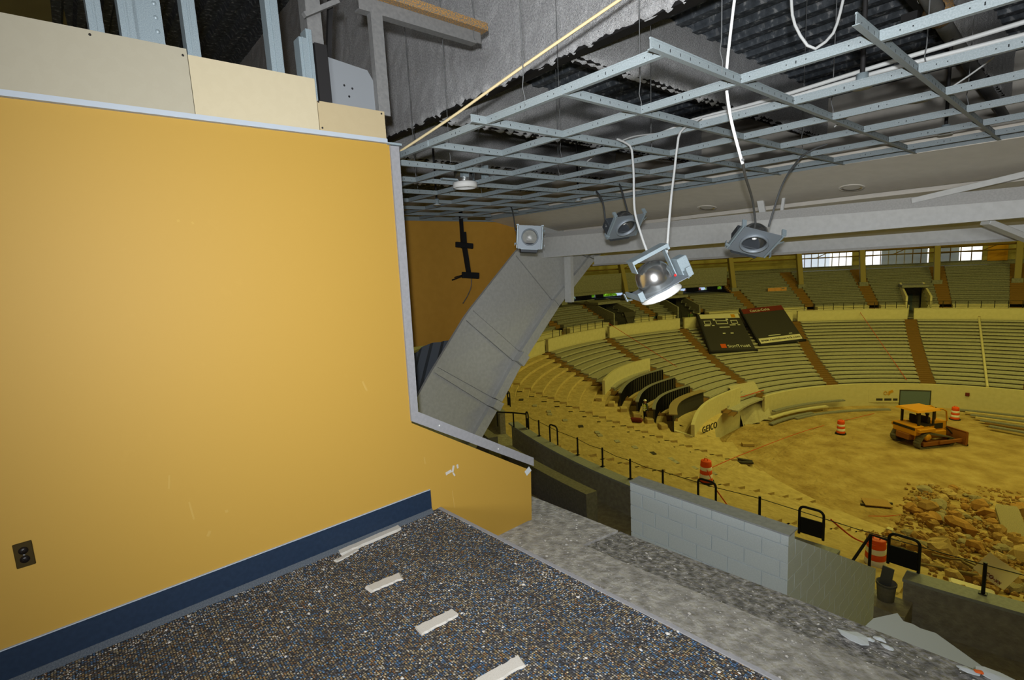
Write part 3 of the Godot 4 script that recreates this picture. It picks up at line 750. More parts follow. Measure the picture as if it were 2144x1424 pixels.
# ---------------------------------------------------------------- lamps, conduits, bracket
func downlight(label: String, at: Vector3, b: Basis, boxed: bool) -> Node3D:   # local -y is where it shone
	var t := thing("dangling_downlight", label, "lamp", "downlights dangling from the ceiling")
	var pl := MB.new()
	var n := 32; var h := 0.135; var r := 0.088
	for k in n:
		var a := TAU * k / n; var c := TAU * (k + 1) / n
		var f := func(q: float) -> Vector2:
			var u := Vector2(cos(q), sin(q)); return u * h / maxf(absf(u.x), absf(u.y))
		var A := Vector2(cos(a), sin(a)) * r; var B2 := Vector2(cos(c), sin(c)) * r
		var A2: Vector2 = f.call(a); var C2: Vector2 = f.call(c)
		for y in [0.0, 0.004]:
			if y > 0: pl.quad(Vector3(A.x, y, A.y), Vector3(B2.x, y, B2.y), Vector3(C2.x, y, C2.y), Vector3(A2.x, y, A2.y))
			else: pl.quad(Vector3(A2.x, y, A2.y), Vector3(C2.x, y, C2.y), Vector3(B2.x, y, B2.y), Vector3(A.x, y, A.y))
		pl.quad(Vector3(A2.x, 0, A2.y), Vector3(A2.x, 0.004, A2.y), Vector3(C2.x, 0.004, C2.y), Vector3(C2.x, 0, C2.y))
	obj("mounting_plate", pl, M.lamp_plate, t)
	obj("trim_ring", MB.new().lathe([Vector2(0.084, 0.004), Vector2(0.086, -0.022), Vector2(0.1, -0.02), Vector2(0.098, 0.0)], 28), M.lamp_plate, t)
	obj("reflector", MB.new().lathe([Vector2(0.086, -0.012), Vector2(0.1, 0.03), Vector2(0.102, 0.06), Vector2(0.092, 0.1), Vector2(0.07, 0.13), Vector2(0.035, 0.146), Vector2(0.0, 0.15)], 32), M.reflector, t)
	obj("bulb_socket", MB.new().lathe([Vector2(0.0, 0.03), Vector2(0.016, 0.035), Vector2(0.018, 0.08), Vector2(0.026, 0.14)], 12), M.lamp_glass, t)
	if boxed:
		obj("junction_box", MB.new().bevel(Vector3(0, 0.10, -0.12), Vector3(0.20, 0.19, 0.11), 0.005), M.lamp_box, t)
		obj("ballast_label", MB.new().box(Vector3(0, 0.198, -0.115), Vector3(0.15, 0.006, 0.06)), M.green_label, t)
		obj("label_strip", MB.new().box(Vector3(0.0, 0.20, -0.10), Vector3(0.14, 0.006, 0.022)), M.white_label, t)
		obj("box_bracket", MB.new().box(Vector3(0, 0.02, -0.13), Vector3(0.2, 0.035, 0.02)), M.galvanised, t)
	else:
		obj("frame_arm", MB.new().box(Vector3(0.125, 0.1, -0.03), Vector3(0.006, 0.2, 0.05)).box(Vector3(0.125, 0.185, 0.0), Vector3(0.012, 0.03, 0.11)).box(Vector3(0.02, 0.2, 0.0), Vector3(0.22, 0.006, 0.11)).box(Vector3(0.02, 0.193, 0.055), Vector3(0.22, 0.018, 0.004)).box(Vector3(-0.085, 0.165, 0.0), Vector3(0.006, 0.07, 0.09)), M.galvanised, t)
		obj("junction_box", MB.new().bevel(Vector3(0.165, 0.05, 0.02), Vector3(0.06, 0.10, 0.09), 0.004), M.galvanised, t)
		obj("white_trim", MB.new().lathe([Vector2(0.088, -0.03), Vector2(0.122, -0.052), Vector2(0.118, -0.045), Vector2(0.09, 0.0)], 28), M.white_label, t)
		obj("red_dot", MB.new().box(Vector3(0.09, 0.03, 0.075), Vector3(0.012, 0.012, 0.004)), M.red_dot, t)
	for sx in [-1.0, 1.0]:
		obj("hanger_bar", MB.new().box(Vector3(sx * 0.145, 0.012, 0.0), Vector3(0.012, 0.03, 0.26)).box(Vector3(sx * 0.145, 0.03, 0.14), Vector3(0.03, 0.05, 0.012)), M.galvanised, t)
		obj("spring_clip", MB.new().box(Vector3(sx * 0.16, -0.01, sx * 0.08), Vector3(0.035, 0.004, 0.02), Basis(Vector3(0, 0, 1), sx * 0.5)).box(Vector3(sx * 0.17, 0.008, -0.09), Vector3(0.004, 0.05, 0.025)), M.galvanised, t)
	t.transform = Transform3D(b, at)
	return t

func frame_of(down: Vector3, side: Vector3) -> Basis:   # local -y along down, local x close to side
	var y := -down.normalized(); var x := (side - y * side.dot(y)).normalized()
	return Basis(x, y, x.cross(y))

func swing(pts: Array, n := 24) -> Array:
	var c := Curve3D.new()
	for i in pts.size():
		var t: Vector3 = (pts[mini(i + 1, pts.size() - 1)] - pts[maxi(i - 1, 0)]) / 6.0
		c.add_point(pts[i], -t, t)
	var out := []
	var l := c.get_baked_length()
	for i in n + 1: out.append(c.sample_baked(l * i / n, true))
	return out

func fixtures() -> void:
	var R := Vector3(0.656, -0.054, -0.753); var U := Vector3(-0.074, 0.988, -0.135); var F := Vector3(-0.751, -0.144, -0.644)
	downlight("square plate downlight facing the viewpoint near the curved rib", Vector3(-4.45, 1.985, -4.17), frame_of(-F + R * 0.05 - U * 0.12, R + U * -0.04), true)
	downlight("tilted downlight showing its round aperture, second from the left", Vector3(-2.86, 1.96, -3.86), frame_of(-U * 0.75 - F * 0.45 + R * 0.28, R - U * 0.25), true)
	downlight("large bare aluminium reflector downlight hanging lowest of all", Vector3(-1.665, 1.515, -2.53), frame_of(-U * 0.85 + R * 0.46 + F * 0.22, R * 0.86 + U * 0.46), false)
	downlight("dark downlight with a green ballast label, rightmost of the hanging lamps", Vector3(-1.735, 1.745, -3.885), frame_of(-U * 0.80 - F * 0.40 - R * 0.22, R - U * 0.2), true)
	var cables := [
		["cable_grey", 0.0075, [Vector3(-2.30, 2.50, -3.03), Vector3(-2.16, 2.42, -2.98), Vector3(-2.05, 2.2, -2.86), Vector3(-1.93, 1.95, -2.70), Vector3(-1.74, 1.70, -2.55)], "left grey cable of the lowest hanging reflector lamp"],
		["cable_grey", 0.0075, [Vector3(-1.80, 2.55, -3.25), Vector3(-1.84, 2.46, -3.08), Vector3(-1.80, 2.2, -2.93), Vector3(-1.72, 1.95, -2.75), Vector3(-1.65, 1.70, -2.60)], "right grey cable of the lowest hanging reflector lamp"],
		["cable_dark", 0.0075, [Vector3(-1.25, 2.14, -2.66), Vector3(-1.35, 2.10, -2.9), Vector3(-1.60, 2.02, -3.55), Vector3(-1.76, 1.86, -3.97)], "thin grey tail below the white cable, left cable of the rightmost lamp"],
		["cable_dark", 0.0075, [Vector3(-1.62, 2.53, -4.95), Vector3(-1.72, 2.45, -4.75), Vector3(-1.70, 2.2, -4.3), Vector3(-1.68, 1.86, -4.0)], "right grey cable of the rightmost hanging lamp"],
		["cable_dark", 0.009, [Vector3(-4.2, 2.5, -5.1), Vector3(-3.75, 2.42, -4.55), Vector3(-3.35, 2.25, -4.15), Vector3(-3.05, 1.98, -3.82)], "left dark cable of the tilted downlight"],
		["cable_dark", 0.009, [Vector3(-3.6, 2.5, -4.75), Vector3(-3.3, 2.36, -4.4), Vector3(-2.94, 2.10, -4.0)], "right dark cable of the tilted downlight"],
		["cable_dark", 0.008, [Vector3(-5.6, 2.5, -4.9), Vector3(-5.1, 2.36, -4.5), Vector3(-4.68, 2.08, -4.16)], "dark cable of the square plate downlight by the rib"],
		["cable_white", 0.008, [Vector3(-1.341, 2.98, -2.756), Vector3(-1.345, 2.728, -2.703), Vector3(-1.339, 2.515, -2.663), Vector3(-1.3, 2.298, -2.659), Vector3(-1.255, 2.12, -2.67)], "bright white cable hanging through the ceiling grid"],
		["cable_grey", 0.0075, [Vector3(-1.17, 3.3, -2.97), Vector3(-1.156, 2.926, -2.968), Vector3(-1.135, 2.80, -2.968), Vector3(-1.069, 2.677, -3.013), Vector3(-1.01, 2.735, -3.093), Vector3(-0.98, 2.95, -3.17), Vector3(-0.95, 3.4, -3.2)], "grey cable hanging in a loop below the deck"],
		["cable_grey", 0.012, [Vector3(-2.20, 2.50, -3.30), Vector3(-2.046, 2.6, -3.444), Vector3(-1.499, 2.61, -3.47), Vector3(-0.871, 2.62, -3.42), Vector3(-0.3, 2.66, -3.50), Vector3(0.4, 2.72, -3.6)], "upper flexible conduit lying along the ceiling grid"],
		["cable_grey", 0.012, [Vector3(-2.10, 2.52, -3.25), Vector3(-1.95, 2.575, -3.38), Vector3(-1.45, 2.575, -3.42), Vector3(-0.85, 2.575, -3.37), Vector3(-0.35, 2.585, -3.43), Vector3(0.4, 2.6, -3.5)], "lower flexible conduit lying along the ceiling grid"],
		["cable_grey", 0.005, [Vector3(-1.30, 2.49, -4.10), Vector3(-1.1, 2.56, -4.05), Vector3(-0.8, 2.53, -4.1), Vector3(-0.5, 2.66, -4.0)], "thin grey wire lying over the cross tees on the right"],
		["cable_grey", 0.006, [Vector3(-3.1, 2.49, -3.55), Vector3(-2.85, 2.56, -3.5), Vector3(-2.5, 2.60, -3.45), Vector3(-2.2, 2.55, -3.35)], "grey cable draped over the grid in the middle"]]
	for q in cables:
		tag(obj("hanging_cable", MB.new().tube(swing(q[2], 26), q[1], 7), M[q[0]]), q[3], "cable")
	# taut rope from the wall corner to the top edge
	var rp := swing([Vector3(-3.60, 2.49, -1.93), Vector3(-2.9, 2.63, -2.03), Vector3(-2.2, 2.82, -2.17), Vector3(-1.4, 3.10, -2.45)], 20)
	tag(obj("rope", MB.new().tube(rp, 0.009, 6), M.rope), "cream rope stretched slantwise below the girder", "rope")
	# recessed fixtures still in the grid
	var can := thing("recessed_can", "shiny round recessed lamp with side brackets still in the grid", "lamp")
	obj("rim", MB.new().lathe([Vector2(0.1, 0.0), Vector2(0.115, 0.005), Vector2(0.115, 0.05), Vector2(0.1, 0.055)], 24, Transform3D(Basis.IDENTITY, Vector3(-4.06, 2.42, -3.0))), M.white_label, can)
	obj("can_body", MB.new().lathe([Vector2(0.1, 0.05), Vector2(0.1, 0.16), Vector2(0.0, 0.165)], 24, Transform3D(Basis.IDENTITY, Vector3(-4.06, 2.42, -3.0))), M.reflector, can)
	obj("side_bracket", MB.new().box(Vector3(-4.06, 2.49, -3.0), Vector3(0.04, 0.015, 0.52)).box(Vector3(-3.95, 2.56, -2.92), Vector3(0.05, 0.12, 0.06)).box(Vector3(-3.95, 2.56, -3.16), Vector3(0.05, 0.12, 0.05)), M.galvanised, can)
	settle(can)
	for q in [[Vector3(-0.93, 2.50, -3.32), "small grey sprinkler cup between cross tees on the right"], [Vector3(-5.4, 2.44, -3.55), "small sprinkler cup far back near the gold partition"], [Vector3(-4.55, 2.44, -5.15), "tiny sprinkler cup near the tilted downlight"], [Vector3(-0.92, 2.50, -5.35), "small sprinkler cup above the soffit edge on the right"]]:
		var sp := thing("sprinkler_cup", q[1], "sprinkler")
		var x := Transform3D(Basis.IDENTITY, q[0])
		obj("flange", MB.new().lathe([Vector2(0.0, 0.0), Vector2(0.046, 0.0), Vector2(0.05, 0.006), Vector2(0.03, 0.012)], 18, x), M.cable_grey, sp)
		obj("cup", MB.new().lathe([Vector2(0.03, 0.01), Vector2(0.028, 0.075), Vector2(0.0, 0.076)], 16, x), M.galvanised, sp)
		obj("drop_pipe", MB.new().tube([q[0] + Vector3(0, 0.07, 0), q[0] + Vector3(0, 0.75, 0)], 0.012, 7), M.dark_steel, sp)
		settle(sp)
	# soffit downlights: shallow bright cups
	for q in [[Vector3(-3.59, 2.284, -6.626), "left recessed downlight in the warm grey soffit"], [Vector3(-1.895, 2.297, -6.565), "right recessed downlight in the warm grey soffit"]]:
		var sd := thing("soffit_downlight", q[1], "lamp", "downlights in the soffit")
		obj("trim_ring", MB.new().lathe([Vector2(0.10, 0.006), Vector2(0.12, 0.0), Vector2(0.125, 0.012)], 22, Transform3D(Basis(Vector3(1, 0, 0), -0.211), q[0])), M.soffit, sd)
		obj("cup", MB.new().lathe([Vector2(0.10, 0.004), Vector2(0.07, 0.012), Vector2(0.0, 0.014)], 22, Transform3D(Basis(Vector3(1, 0, 0), -0.211), q[0])), M.reflector, sd)
		settle(sd)
	# sprinkler main with burnt sealant
	var pp := thing("sprinkler_pipe", "steel sprinkler pipe with orange sealant running under the deck", "pipe")
	obj("pipe", MB.new().tube([Vector3(-0.88, 3.32, -3.4), Vector3(-0.93, 3.24, -5.2), Vector3(-1.02, 3.2, -9.4)], 0.05, 10), M.bare_steel, pp)
	obj("sealant_collar", MB.new().lathe([Vector2(0.05, -0.09), Vector2(0.085, -0.05), Vector2(0.075, 0.0), Vector2(0.09, 0.05), Vector2(0.05, 0.1)], 12, Transform3D(Basis(Vector3(1, 0, 0), PI / 2), Vector3(-0.91, 3.25, -4.85))), M.rusty_steel, pp)
	obj("pipe_hanger", MB.new().tube([Vector3(-0.93, 3.28, -5.2), Vector3(-0.93, 4.62, -5.2)], 0.008, 5), M.dark_steel, pp)
	obj("clamp", MB.new().box(Vector3(-1.02, 3.2, -4.6), Vector3(0.09, 0.05, 0.06)), M.dark_steel, pp)
	settle(pp)
	# black television bracket on the far gold wall
	var br := thing("wall_bracket", "black metal television bracket hanging before the far gold wall", "bracket")
	obj("drop_pole", MB.new().box(Vector3(-6.95, 2.30, -5.01), Vector3(0.05, 0.62, 0.045)), M.matte_black, br)
	obj("sleeve", MB.new().box(Vector3(-6.93, 2.14, -5.02), Vector3(0.06, 0.22, 0.085)), M.matte_black, br)
	obj("lower_arm", MB.new().box(Vector3(-6.94, 1.80, -5.06), Vector3(0.05, 0.50, 0.07), Basis(Vector3(1, 0, 0), 0.12)), M.matte_black, br)
	obj("upper_crossbar", MB.new().bevel(Vector3(-6.91, 2.035, -5.015), Vector3(0.04, 0.085, 0.34), 0.006, Basis(Vector3(1, 0, 0), -0.10)), M.matte_black, br)
	obj("lower_crossbar", MB.new().bevel(Vector3(-6.91, 1.545, -5.10), Vector3(0.04, 0.10, 0.34), 0.006, Basis(Vector3(1, 0, 0), -0.10)), M.matte_black, br)
	obj("rod", MB.new().tube([Vector3(-6.91, 1.545, -4.95), Vector3(-6.9, 1.49, -4.72)], 0.01, 6).tube([Vector3(-6.91, 1.56, -4.95), Vector3(-6.9, 1.53, -4.77)], 0.008, 6), M.matte_black, br)
	obj("cord", MB.new().tube(swing([Vector3(-6.93, 2.1, -5.06), Vector3(-6.93, 1.7, -5.11), Vector3(-6.92, 1.35, -5.10), Vector3(-6.9, 1.1, -4.90)], 16), 0.007, 5), M.cable_dark, br)
	settle(br)
	# folded grey sheet lying against the far wall
	var sh := MB.new()
	for i in 9:
		var z0 := -3.70 - i * 0.105; var z1 := z0 - 0.105
		var x0 := -6.98 + (0.07 if i % 2 else 0.0); var x1 := -6.98 + (0.0 if i % 2 else 0.07)
		var t0 := 0.30 + 0.22 * minf(1.0, i / 5.0); var t1 := 0.30 + 0.22 * minf(1.0, (i + 1) / 5.0)
		sh.quad(Vector3(x0, -0.9, z0 + 0.55), Vector3(x1, -0.9, z1 + 0.55), Vector3(x1, t1, z1), Vector3(x0, t0, z0))
		sh.quad(Vector3(x0 - 0.02, t0, z0), Vector3(x1 - 0.02, t1, z1), Vector3(x1 - 0.02, -0.9, z1 + 0.55), Vector3(x0 - 0.02, -0.9, z0 + 0.55))
	tag(obj("folded_sheet", sh, M.cloth_grey), "dark grey pleated sheet draped below the far gold wall", "sheet")

# ---------------------------------------------------------------- plaster strips, crumbs, block wall
func strip(label: String, a: Vector3, b: Vector3, w: float, h: float) -> void:
	var m := MB.new()
	var d := (b - a); var n := 12; var sd := Vector3(-d.z, 0, d.x).normalized()
	var prev := []
	for i in n + 1:
		var p := a + d * (float(i) / n)
		var wl := w * 0.5 + rng.randf_range(-0.004, 0.004); var wr := w * 0.5 + rng.randf_range(-0.004, 0.004)
		var tw := 0.0 if i > 0 and i < n else rng.randf_range(-0.012, 0.012)
		var cur := [p - sd * wl + d.normalized() * tw, p - sd * wl * 0.9 + Vector3(0, h, 0), p + sd * wr * 0.9 + Vector3(0, h * 0.9, 0) - d.normalized() * tw, p + sd * wr]
		if i > 0:
			for j in 3: m.quad(prev[j], cur[j], cur[j + 1], prev[j + 1])
			m.quad(prev[3], cur[3], cur[0], prev[0])
		else: m.quad(cur[0], cur[1], cur[2], cur[3])
		if i == n: m.quad(cur[3], cur[2], cur[1], cur[0])
		prev = cur
	tag(obj("plaster_strip", m, M.plaster_strip), label, "debris", "plaster strips on the carpet")

func crumb_mesh(sd: int, flat := 0.5) -> ArrayMesh:
	var r := RandomNumberGenerator.new(); r.seed = sd
	var m := MB.new()
	var p := []
	for k in 5: p.append(Vector3(cos(TAU * k / 5), 0, sin(TAU * k / 5)) * r.randf_range(0.6, 1.1))
	var t := Vector3(r.randf_range(-0.2, 0.2), flat, r.randf_range(-0.2, 0.2))
	for k in 5: m.tri(p[(k + 1) % 5], p[k], t)
	return m.mesh()

func crumbs(called: String, label: String, mat: Material, spots: Array, sizes: Array) -> void:
	var mm := MultiMesh.new(); mm.transform_format = MultiMesh.TRANSFORM_3D
	var cm := crumb_mesh(4); cm.surface_set_material(0, mat)
	mm.mesh = cm; mm.instance_count = spots.size()
	for i in spots.size():
		mm.set_instance_transform(i, Transform3D(Basis(Vector3.UP, rng.randf() * TAU).scaled(Vector3(sizes[i] * rng.randf_range(0.6, 1.6), sizes[i], sizes[i])), spots[i]))
	var o := MultiMeshInstance3D.new(); o.multimesh = mm; o.name = numbered(called); add_child(o)
	tag(o, label, "debris", "", "stuff")

func suite_debris() -> void:
	strip("long white plaster strip lying along the navy baseboard", Vector3(-2.93, 0.001, -1.05), Vector3(-2.94, 0.001, -1.46), 0.045, 0.02)
	strip("thin broken plaster strip beside the long one", Vector3(-2.87, 0.001, -1.0), Vector3(-2.90, 0.001, -1.15), 0.03, 0.008)
	strip("flat plaster strip on the carpet, farthest of the three in a row", Vector3(-2.47, 0.001, -1.015), Vector3(-2.455, 0.001, -1.20), 0.062, 0.012)
	strip("flat plaster strip in the middle of the three in a row", Vector3(-2.00, 0.001, -1.04), Vector3(-1.985, 0.001, -1.235), 0.062, 0.012)
	strip("flat plaster strip at the lower edge, nearest of the three in a row", Vector3(-1.55, 0.001, -1.04), Vector3(-1.525, 0.001, -1.265), 0.062, 0.012)
	var n := FastNoiseLite.new(); n.seed = 3; n.frequency = 1.7
	var sp := []; var sz := []
	while sp.size() < 9000:
		var p := Vector3(rng.randf_range(-2.96, 0.4), 0.001, rng.randf_range(-1.9, 0.75))
		if p.z < -1.80 - (p.x + 3.0) * 0.05: continue
		var edge := 0.9 if p.x < -2.80 + 0.05 * n.get_noise_2d(p.z * 4.0, 3.0) else 0.0
		if rng.randf() < 0.28 + 0.75 * n.get_noise_2d(p.x, p.z) + edge + (0.3 if p.z < -1.72 else 0.0):
			sp.append(p); sz.append(rng.randf_range(0.0015, 0.0042) if rng.randf() < 0.965 else rng.randf_range(0.006, 0.011))
	crumbs("plaster_crumbs", "white plaster crumbs scattered over the carpet", M.plaster_crumb, sp, sz)
	sp = []; sz = []
	while sp.size() < 1500:
		var x := rng.randf_range(-3.2, 0.3); var z := rng.randf_range(-3.1, -1.95)
		if z > -1.84 - (x + 3.0) * 0.05 or z < -2.98 - (x + 2.4) * 0.07: continue
		if x < -2.96 and z > -2.7: continue
		sp.append(Vector3(x, -0.419, z)); sz.append(rng.randf_range(0.002, 0.006) if rng.randf() < 0.95 else rng.randf_range(0.008, 0.014))
	crumbs("concrete_crumbs", "pale crumbs scattered over the concrete step", M.plaster_crumb, sp, sz)
	for q in [[Vector3(-0.755, -0.42, -2.985), 0.055, 0.4, "largest pale flake near the edge of the concrete step"], [Vector3(-0.665, -0.42, -3.06), 0.022, 1.2, "small pale flake beside the largest one on the step"], [Vector3(-0.70, -0.42, -3.02), 0.016, 0.2, "smallest flake between two others on the concrete step"], [Vector3(-0.62, -0.42, -3.02), 0.02, 2.0, "thin flake right of the largest one on the concrete step"], [Vector3(-0.22, -0.42, -3.15), 0.06, 0.7, "pale flake in the lower right corner of the step"], [Vector3(-0.31, -0.42, -3.11), 0.03, 0.2, "flake beside the orange scrap at the step edge"]]:
		var m := MB.new(); var pts := []
		for k in 9: pts.append(q[0] + Vector3(cos(TAU * k / 9 + q[2]) * 1.5, 0, sin(TAU * k / 9 + q[2]) * 0.8) * q[1] * rng.randf_range(0.65, 1.1))
		for k in 9:
			m.tri(pts[(k + 1) % 9] + Vector3(0, 0.006, 0), pts[k] + Vector3(0, 0.006, 0), q[0] + Vector3(0, 0.012, 0))
			m.quad(pts[k], pts[k] + Vector3(0, 0.006, 0), pts[(k + 1) % 9] + Vector3(0, 0.006, 0), pts[(k + 1) % 9])
		tag(obj("plaster_flake", m, M.pale_sheet), q[3], "debris")
	tag(obj("orange_scrap", MB.new().bevel(Vector3(-0.275, -0.412, -3.125), Vector3(0.035, 0.012, 0.02), 0.003, Basis(Vector3.UP, 0.5)), M.print_orange), "small orange scrap on the step edge", "debris")
	# pale slab lying just below the step edge
	var sl := MB.new()
	sl.prism(PackedVector2Array([Vector2(-0.90, -3.75), Vector2(-0.885, -3.88), Vector2(-0.79, -4.06), Vector2(-0.74, -3.99), Vector2(-0.69, -4.0), Vector2(-0.65, -3.985), Vector2(-0.57, -4.0), Vector2(-0.20, -3.76), Vector2(0.2, -3.45), Vector2(-0.5, -3.35)]), Transform3D(Basis(Vector3(1, 0, 0), Vector3(0, 0.03, 1), Vector3(0, -1, 0.03)), Vector3(0, -0.73, 0)), 0.12)
	tag(obj("plaster_slab", sl, M.pale_sheet), "broad pale grey slab lying below the edge of the step", "slab")
	# painted block wall
	var w := thing("wall_block", "grey painted concrete block wall beyond the step, with descending side", "wall", "", "structure")
	var core := MB.new()
	core.box(Vector3(-3.11, -4.2, -5.671), Vector3(2.06, 5.6, 0.18))
	core.prism(PackedVector2Array([Vector2(-5.6, -7.0), Vector2(-5.6, -1.41), Vector2(-9.05, -3.37), Vector2(-9.05, -7.0)]), Transform3D(Basis(Vector3(0, 0, 1), Vector3(0, 1, 0), Vector3(-1, 0, 0)), Vector3(-2.082, 0, 0)), 0.18)
	obj("wall_core", core, M.mortar_paint, w)
	# front blocks
	for c in 8:
		var y1 := -1.39 - c * 0.203 + (0.08 if c > 0 else 0.0)
		var y0 := y1 - (0.12 if c == 0 else 0.198)
		var x := -4.15 - (0.2 if c % 2 else 0.0)
		while x < -2.07:
			var xa := maxf(x, -4.15); var xb := minf(x + 0.397, -2.07)
			if xb - xa > 0.04:
				obj("block", MB.new().bevel(Vector3((xa + xb) / 2, (y0 + y1) / 2, -5.59), Vector3(xb - xa - 0.006, y1 - y0 - 0.006, 0.05), 0.003), M.block_paint, w)
			x += 0.40
	# side blocks, clipped by the slope
	var slope := PackedVector2Array([Vector2(-5.565, -8.0), Vector2(-5.565, -1.39), Vector2(-9.06, -3.36), Vector2(-9.06, -8.0)])
	for c in 17:
		var y1 := -1.31 - c * 0.203
		var z := -5.565 + (0.2 if c % 2 else 0.0)
		while z > -9.06:
			var cell := PackedVector2Array([Vector2(z - 0.003, y1), Vector2(z - 0.394, y1), Vector2(z - 0.394, y1 - 0.197), Vector2(z - 0.003, y1 - 0.197)])
			for p in Geometry2D.intersect_polygons(cell, slope):
				if p.size() >= 3 and y1 > -3.6 - 1.2:
					obj("block", MB.new().prism(p, Transform3D(Basis(Vector3(0, 0, 1), Vector3(0, 1, 0), Vector3(-1, 0, 0)), Vector3(-2.07, 0, 0)), 0.05), M.block_paint, w)
			z -= 0.40
	obj("wall_cap", MB.new().box(Vector3(-3.11, -1.385, -5.68), Vector3(2.1, 0.02, 0.23)), M.parapet_paint, w)
	settle(w)

# ---------------------------------------------------------------- arena shell
func arena_shell() -> void:
	var f := thing("arena_floor", "broad dirt covered arena floor with drag marks", "floor", "", "structure")
	var m := MB.new()
	var n := FastNoiseLite.new(); n.seed = 9; n.frequency = 0.12; n.fractal_octaves = 4
	var hf := func(p: Vector2) -> Vector3:
		return Vector3(p.x, YF + 0.10 * n.get_noise_2d(p.x, p.y) * clampf((RIN - (p - C0).length()) / 2.0, 0.0, 1.0), p.y)
	m.grp = 1
	for a in 72:
		for r in 24:
			var r0 := RIN * 1.02 * r / 24.0; var r1 := RIN * 1.02 * (r + 1) / 24.0
			var u0 := Vector2.from_angle(TAU * a / 72); var u1 := Vector2.from_angle(TAU * (a + 1) / 72)
			m.quad(hf.call(C0 + u1 * r0), hf.call(C0 + u0 * r0), hf.call(C0 + u0 * r1), hf.call(C0 + u1 * r1))
	m.grp = -1
	obj("dirt_surface", m, M.arena_dirt, f)
	obj("subgrade", MB.new().lathe([Vector2(56.0, -0.4), Vector2(56.0, -0.2), Vector2(0.0, -0.2)], 48, Transform3D(Basis.IDENTITY, Vector3(C0.x, YF, C0.y))), M.arena_dirt, f)
	settle(f)
	# cream wall round the floor
	var w := thing("wall_floor_ring", "low cream wall curving round the arena floor", "wall", "", "structure")
	for q in [[188.3, 217.0], [217.0, 245.0], [245.0, 300.0], [40.0, 100.0]]:
		var b := MB.new(); var k := int((q[1] - q[0]) / 2.0)
		for i in k:
			var d0: float = lerpf(q[0], q[1], float(i) / k); var d1: float = lerpf(q[0], q[1], float(i + 1) / k)
			b.hexa(bowl(d0, 0, YF - 0.1, -0.1), bowl(d1, 0, YF - 0.1, -0.1), bowl(d1, 0, YF - 0.1, 0.15), bowl(d0, 0, YF - 0.1, 0.15), bowl(d0, 0, YIN + 0.12, -0.1), bowl(d1, 0, YIN + 0.12, -0.1), bowl(d1, 0, YIN + 0.12, 0.15), bowl(d0, 0, YIN + 0.12, 0.15))
		obj("wall_section", b, M.cream_wall, w)
	settle(w)
	# outer wall with the concourse windows
	var o := thing("wall_outer", "outer wall of the arena concourse with a band of windows", "wall", "", "structure")
	var openings := [[233.2, 242.2, -1.0, 0.95], [244.0, 253.2, -1.05, 0.95], [254.6, 260.0, -0.95, 0.8]]
	var slits := [[189.6, 190.9], [194.2, 195.0], [196.5, 200.6], [203.0, 203.8], [206.9, 208.3], [210.4, 213.0], [215.4, 216.8], [218.8, 219.6]]
	var d := 122.0
	var lower := MB.new(); var upper := MB.new()
	while d < 418.0:
		var d2 := d + 0.4
		var sill := 0.0; var head := 0.0
		for q in openings:
			if d + 0.2 > q[0] and d + 0.2 < q[1]:
				sill = q[2]; head = q[3]
		for q in slits:
			if d + 0.2 > q[0] and d + 0.2 < q[1]:
				sill = -3.6; head = -3.2
		if sill == head:
			sill = -1.0; head = -1.0
		for s in [[lower, -14.5, sill], [upper, head, 6.5]]:
			s[0].hexa(ring(d, 14.0, s[1]), ring(d2, 14.0, s[1]), ring(d2, 14.3, s[1]), ring(d, 14.3, s[1]), ring(d, 14.0, s[2]), ring(d2, 14.0, s[2]), ring(d2, 14.3, s[2]), ring(d, 14.3, s[2]))
		d += 0.4
	obj("lower_wall", lower, M.upper_concrete, o)
	obj("upper_wall", upper, M.dome_yellow, o)
	obj("yellow_panel", MB.new().hexa(ring(260.6, 13.8, -1.1), ring(263.0, 13.8, -1.1), ring(263.0, 13.95, -1.1), ring(260.6, 13.95, -1.1), ring(260.6, 13.8, 0.9), ring(263.0, 13.8, 0.9), ring(263.0, 13.95, 0.9), ring(260.6, 13.95, 0.9)), M.print_gold, o)
	settle(o)
	# window frames
	var wi := 0
	for q in openings:
		wi += 1
		var wd := thing("window_%d" % wi, ["wide bright concourse window on the far side, leftmost", "concourse window between two leaning columns, bright only at its left", "concourse window at the right, grey with a small bright end"][wi - 1], "window", "", "structure")
		var y0: float = q[2]; var y1: float = q[3]
		obj("sill", MB.new().hexa(ring(q[0], 13.9, y0 - 0.08), ring(q[1], 13.9, y0 - 0.08), ring(q[1], 14.35, y0 - 0.08), ring(q[0], 14.35, y0 - 0.08), ring(q[0], 13.9, y0), ring(q[1], 13.9, y0), ring(q[1], 14.35, y0), ring(q[0], 14.35, y0)), M.upper_concrete, wd)
		var k := int((q[1] - q[0]) / 1.1)
		for i in k + 1:
			var dd: float = lerpf(q[0], q[1], float(i) / maxi(k, 1))
			obj("mullion", MB.new().tube([ring(dd, 14.1, y0), ring(dd, 14.1, y1)], 0.07, 4), M.rib_brown, wd)
		obj("transom", MB.new().tube([ring(q[0], 14.1, lerpf(y0, y1, 0.62)), ring((q[0] + q[1]) / 2, 14.1, lerpf(y0, y1, 0.66)), ring(q[1], 14.1, lerpf(y0, y1, 0.62))], 0.06, 4), M.rib_brown, wd)
		var gl := StandardMaterial3D.new(); gl.resource_name = "window_glass"; gl.albedo_color = Color(0.95, 0.97, 1.0, 0.12); gl.roughness = 0.05; gl.transparency = BaseMaterial3D.TRANSPARENCY_ALPHA
		obj("pane", MB.new().hexa(ring(q[0], 14.15, y0), ring(q[1], 14.15, y0), ring(q[1], 14.16, y0), ring(q[0], 14.16, y0), ring(q[0], 14.15, y1), ring(q[1], 14.15, y1), ring(q[1], 14.16, y1), ring(q[0], 14.16, y1)), gl, wd)
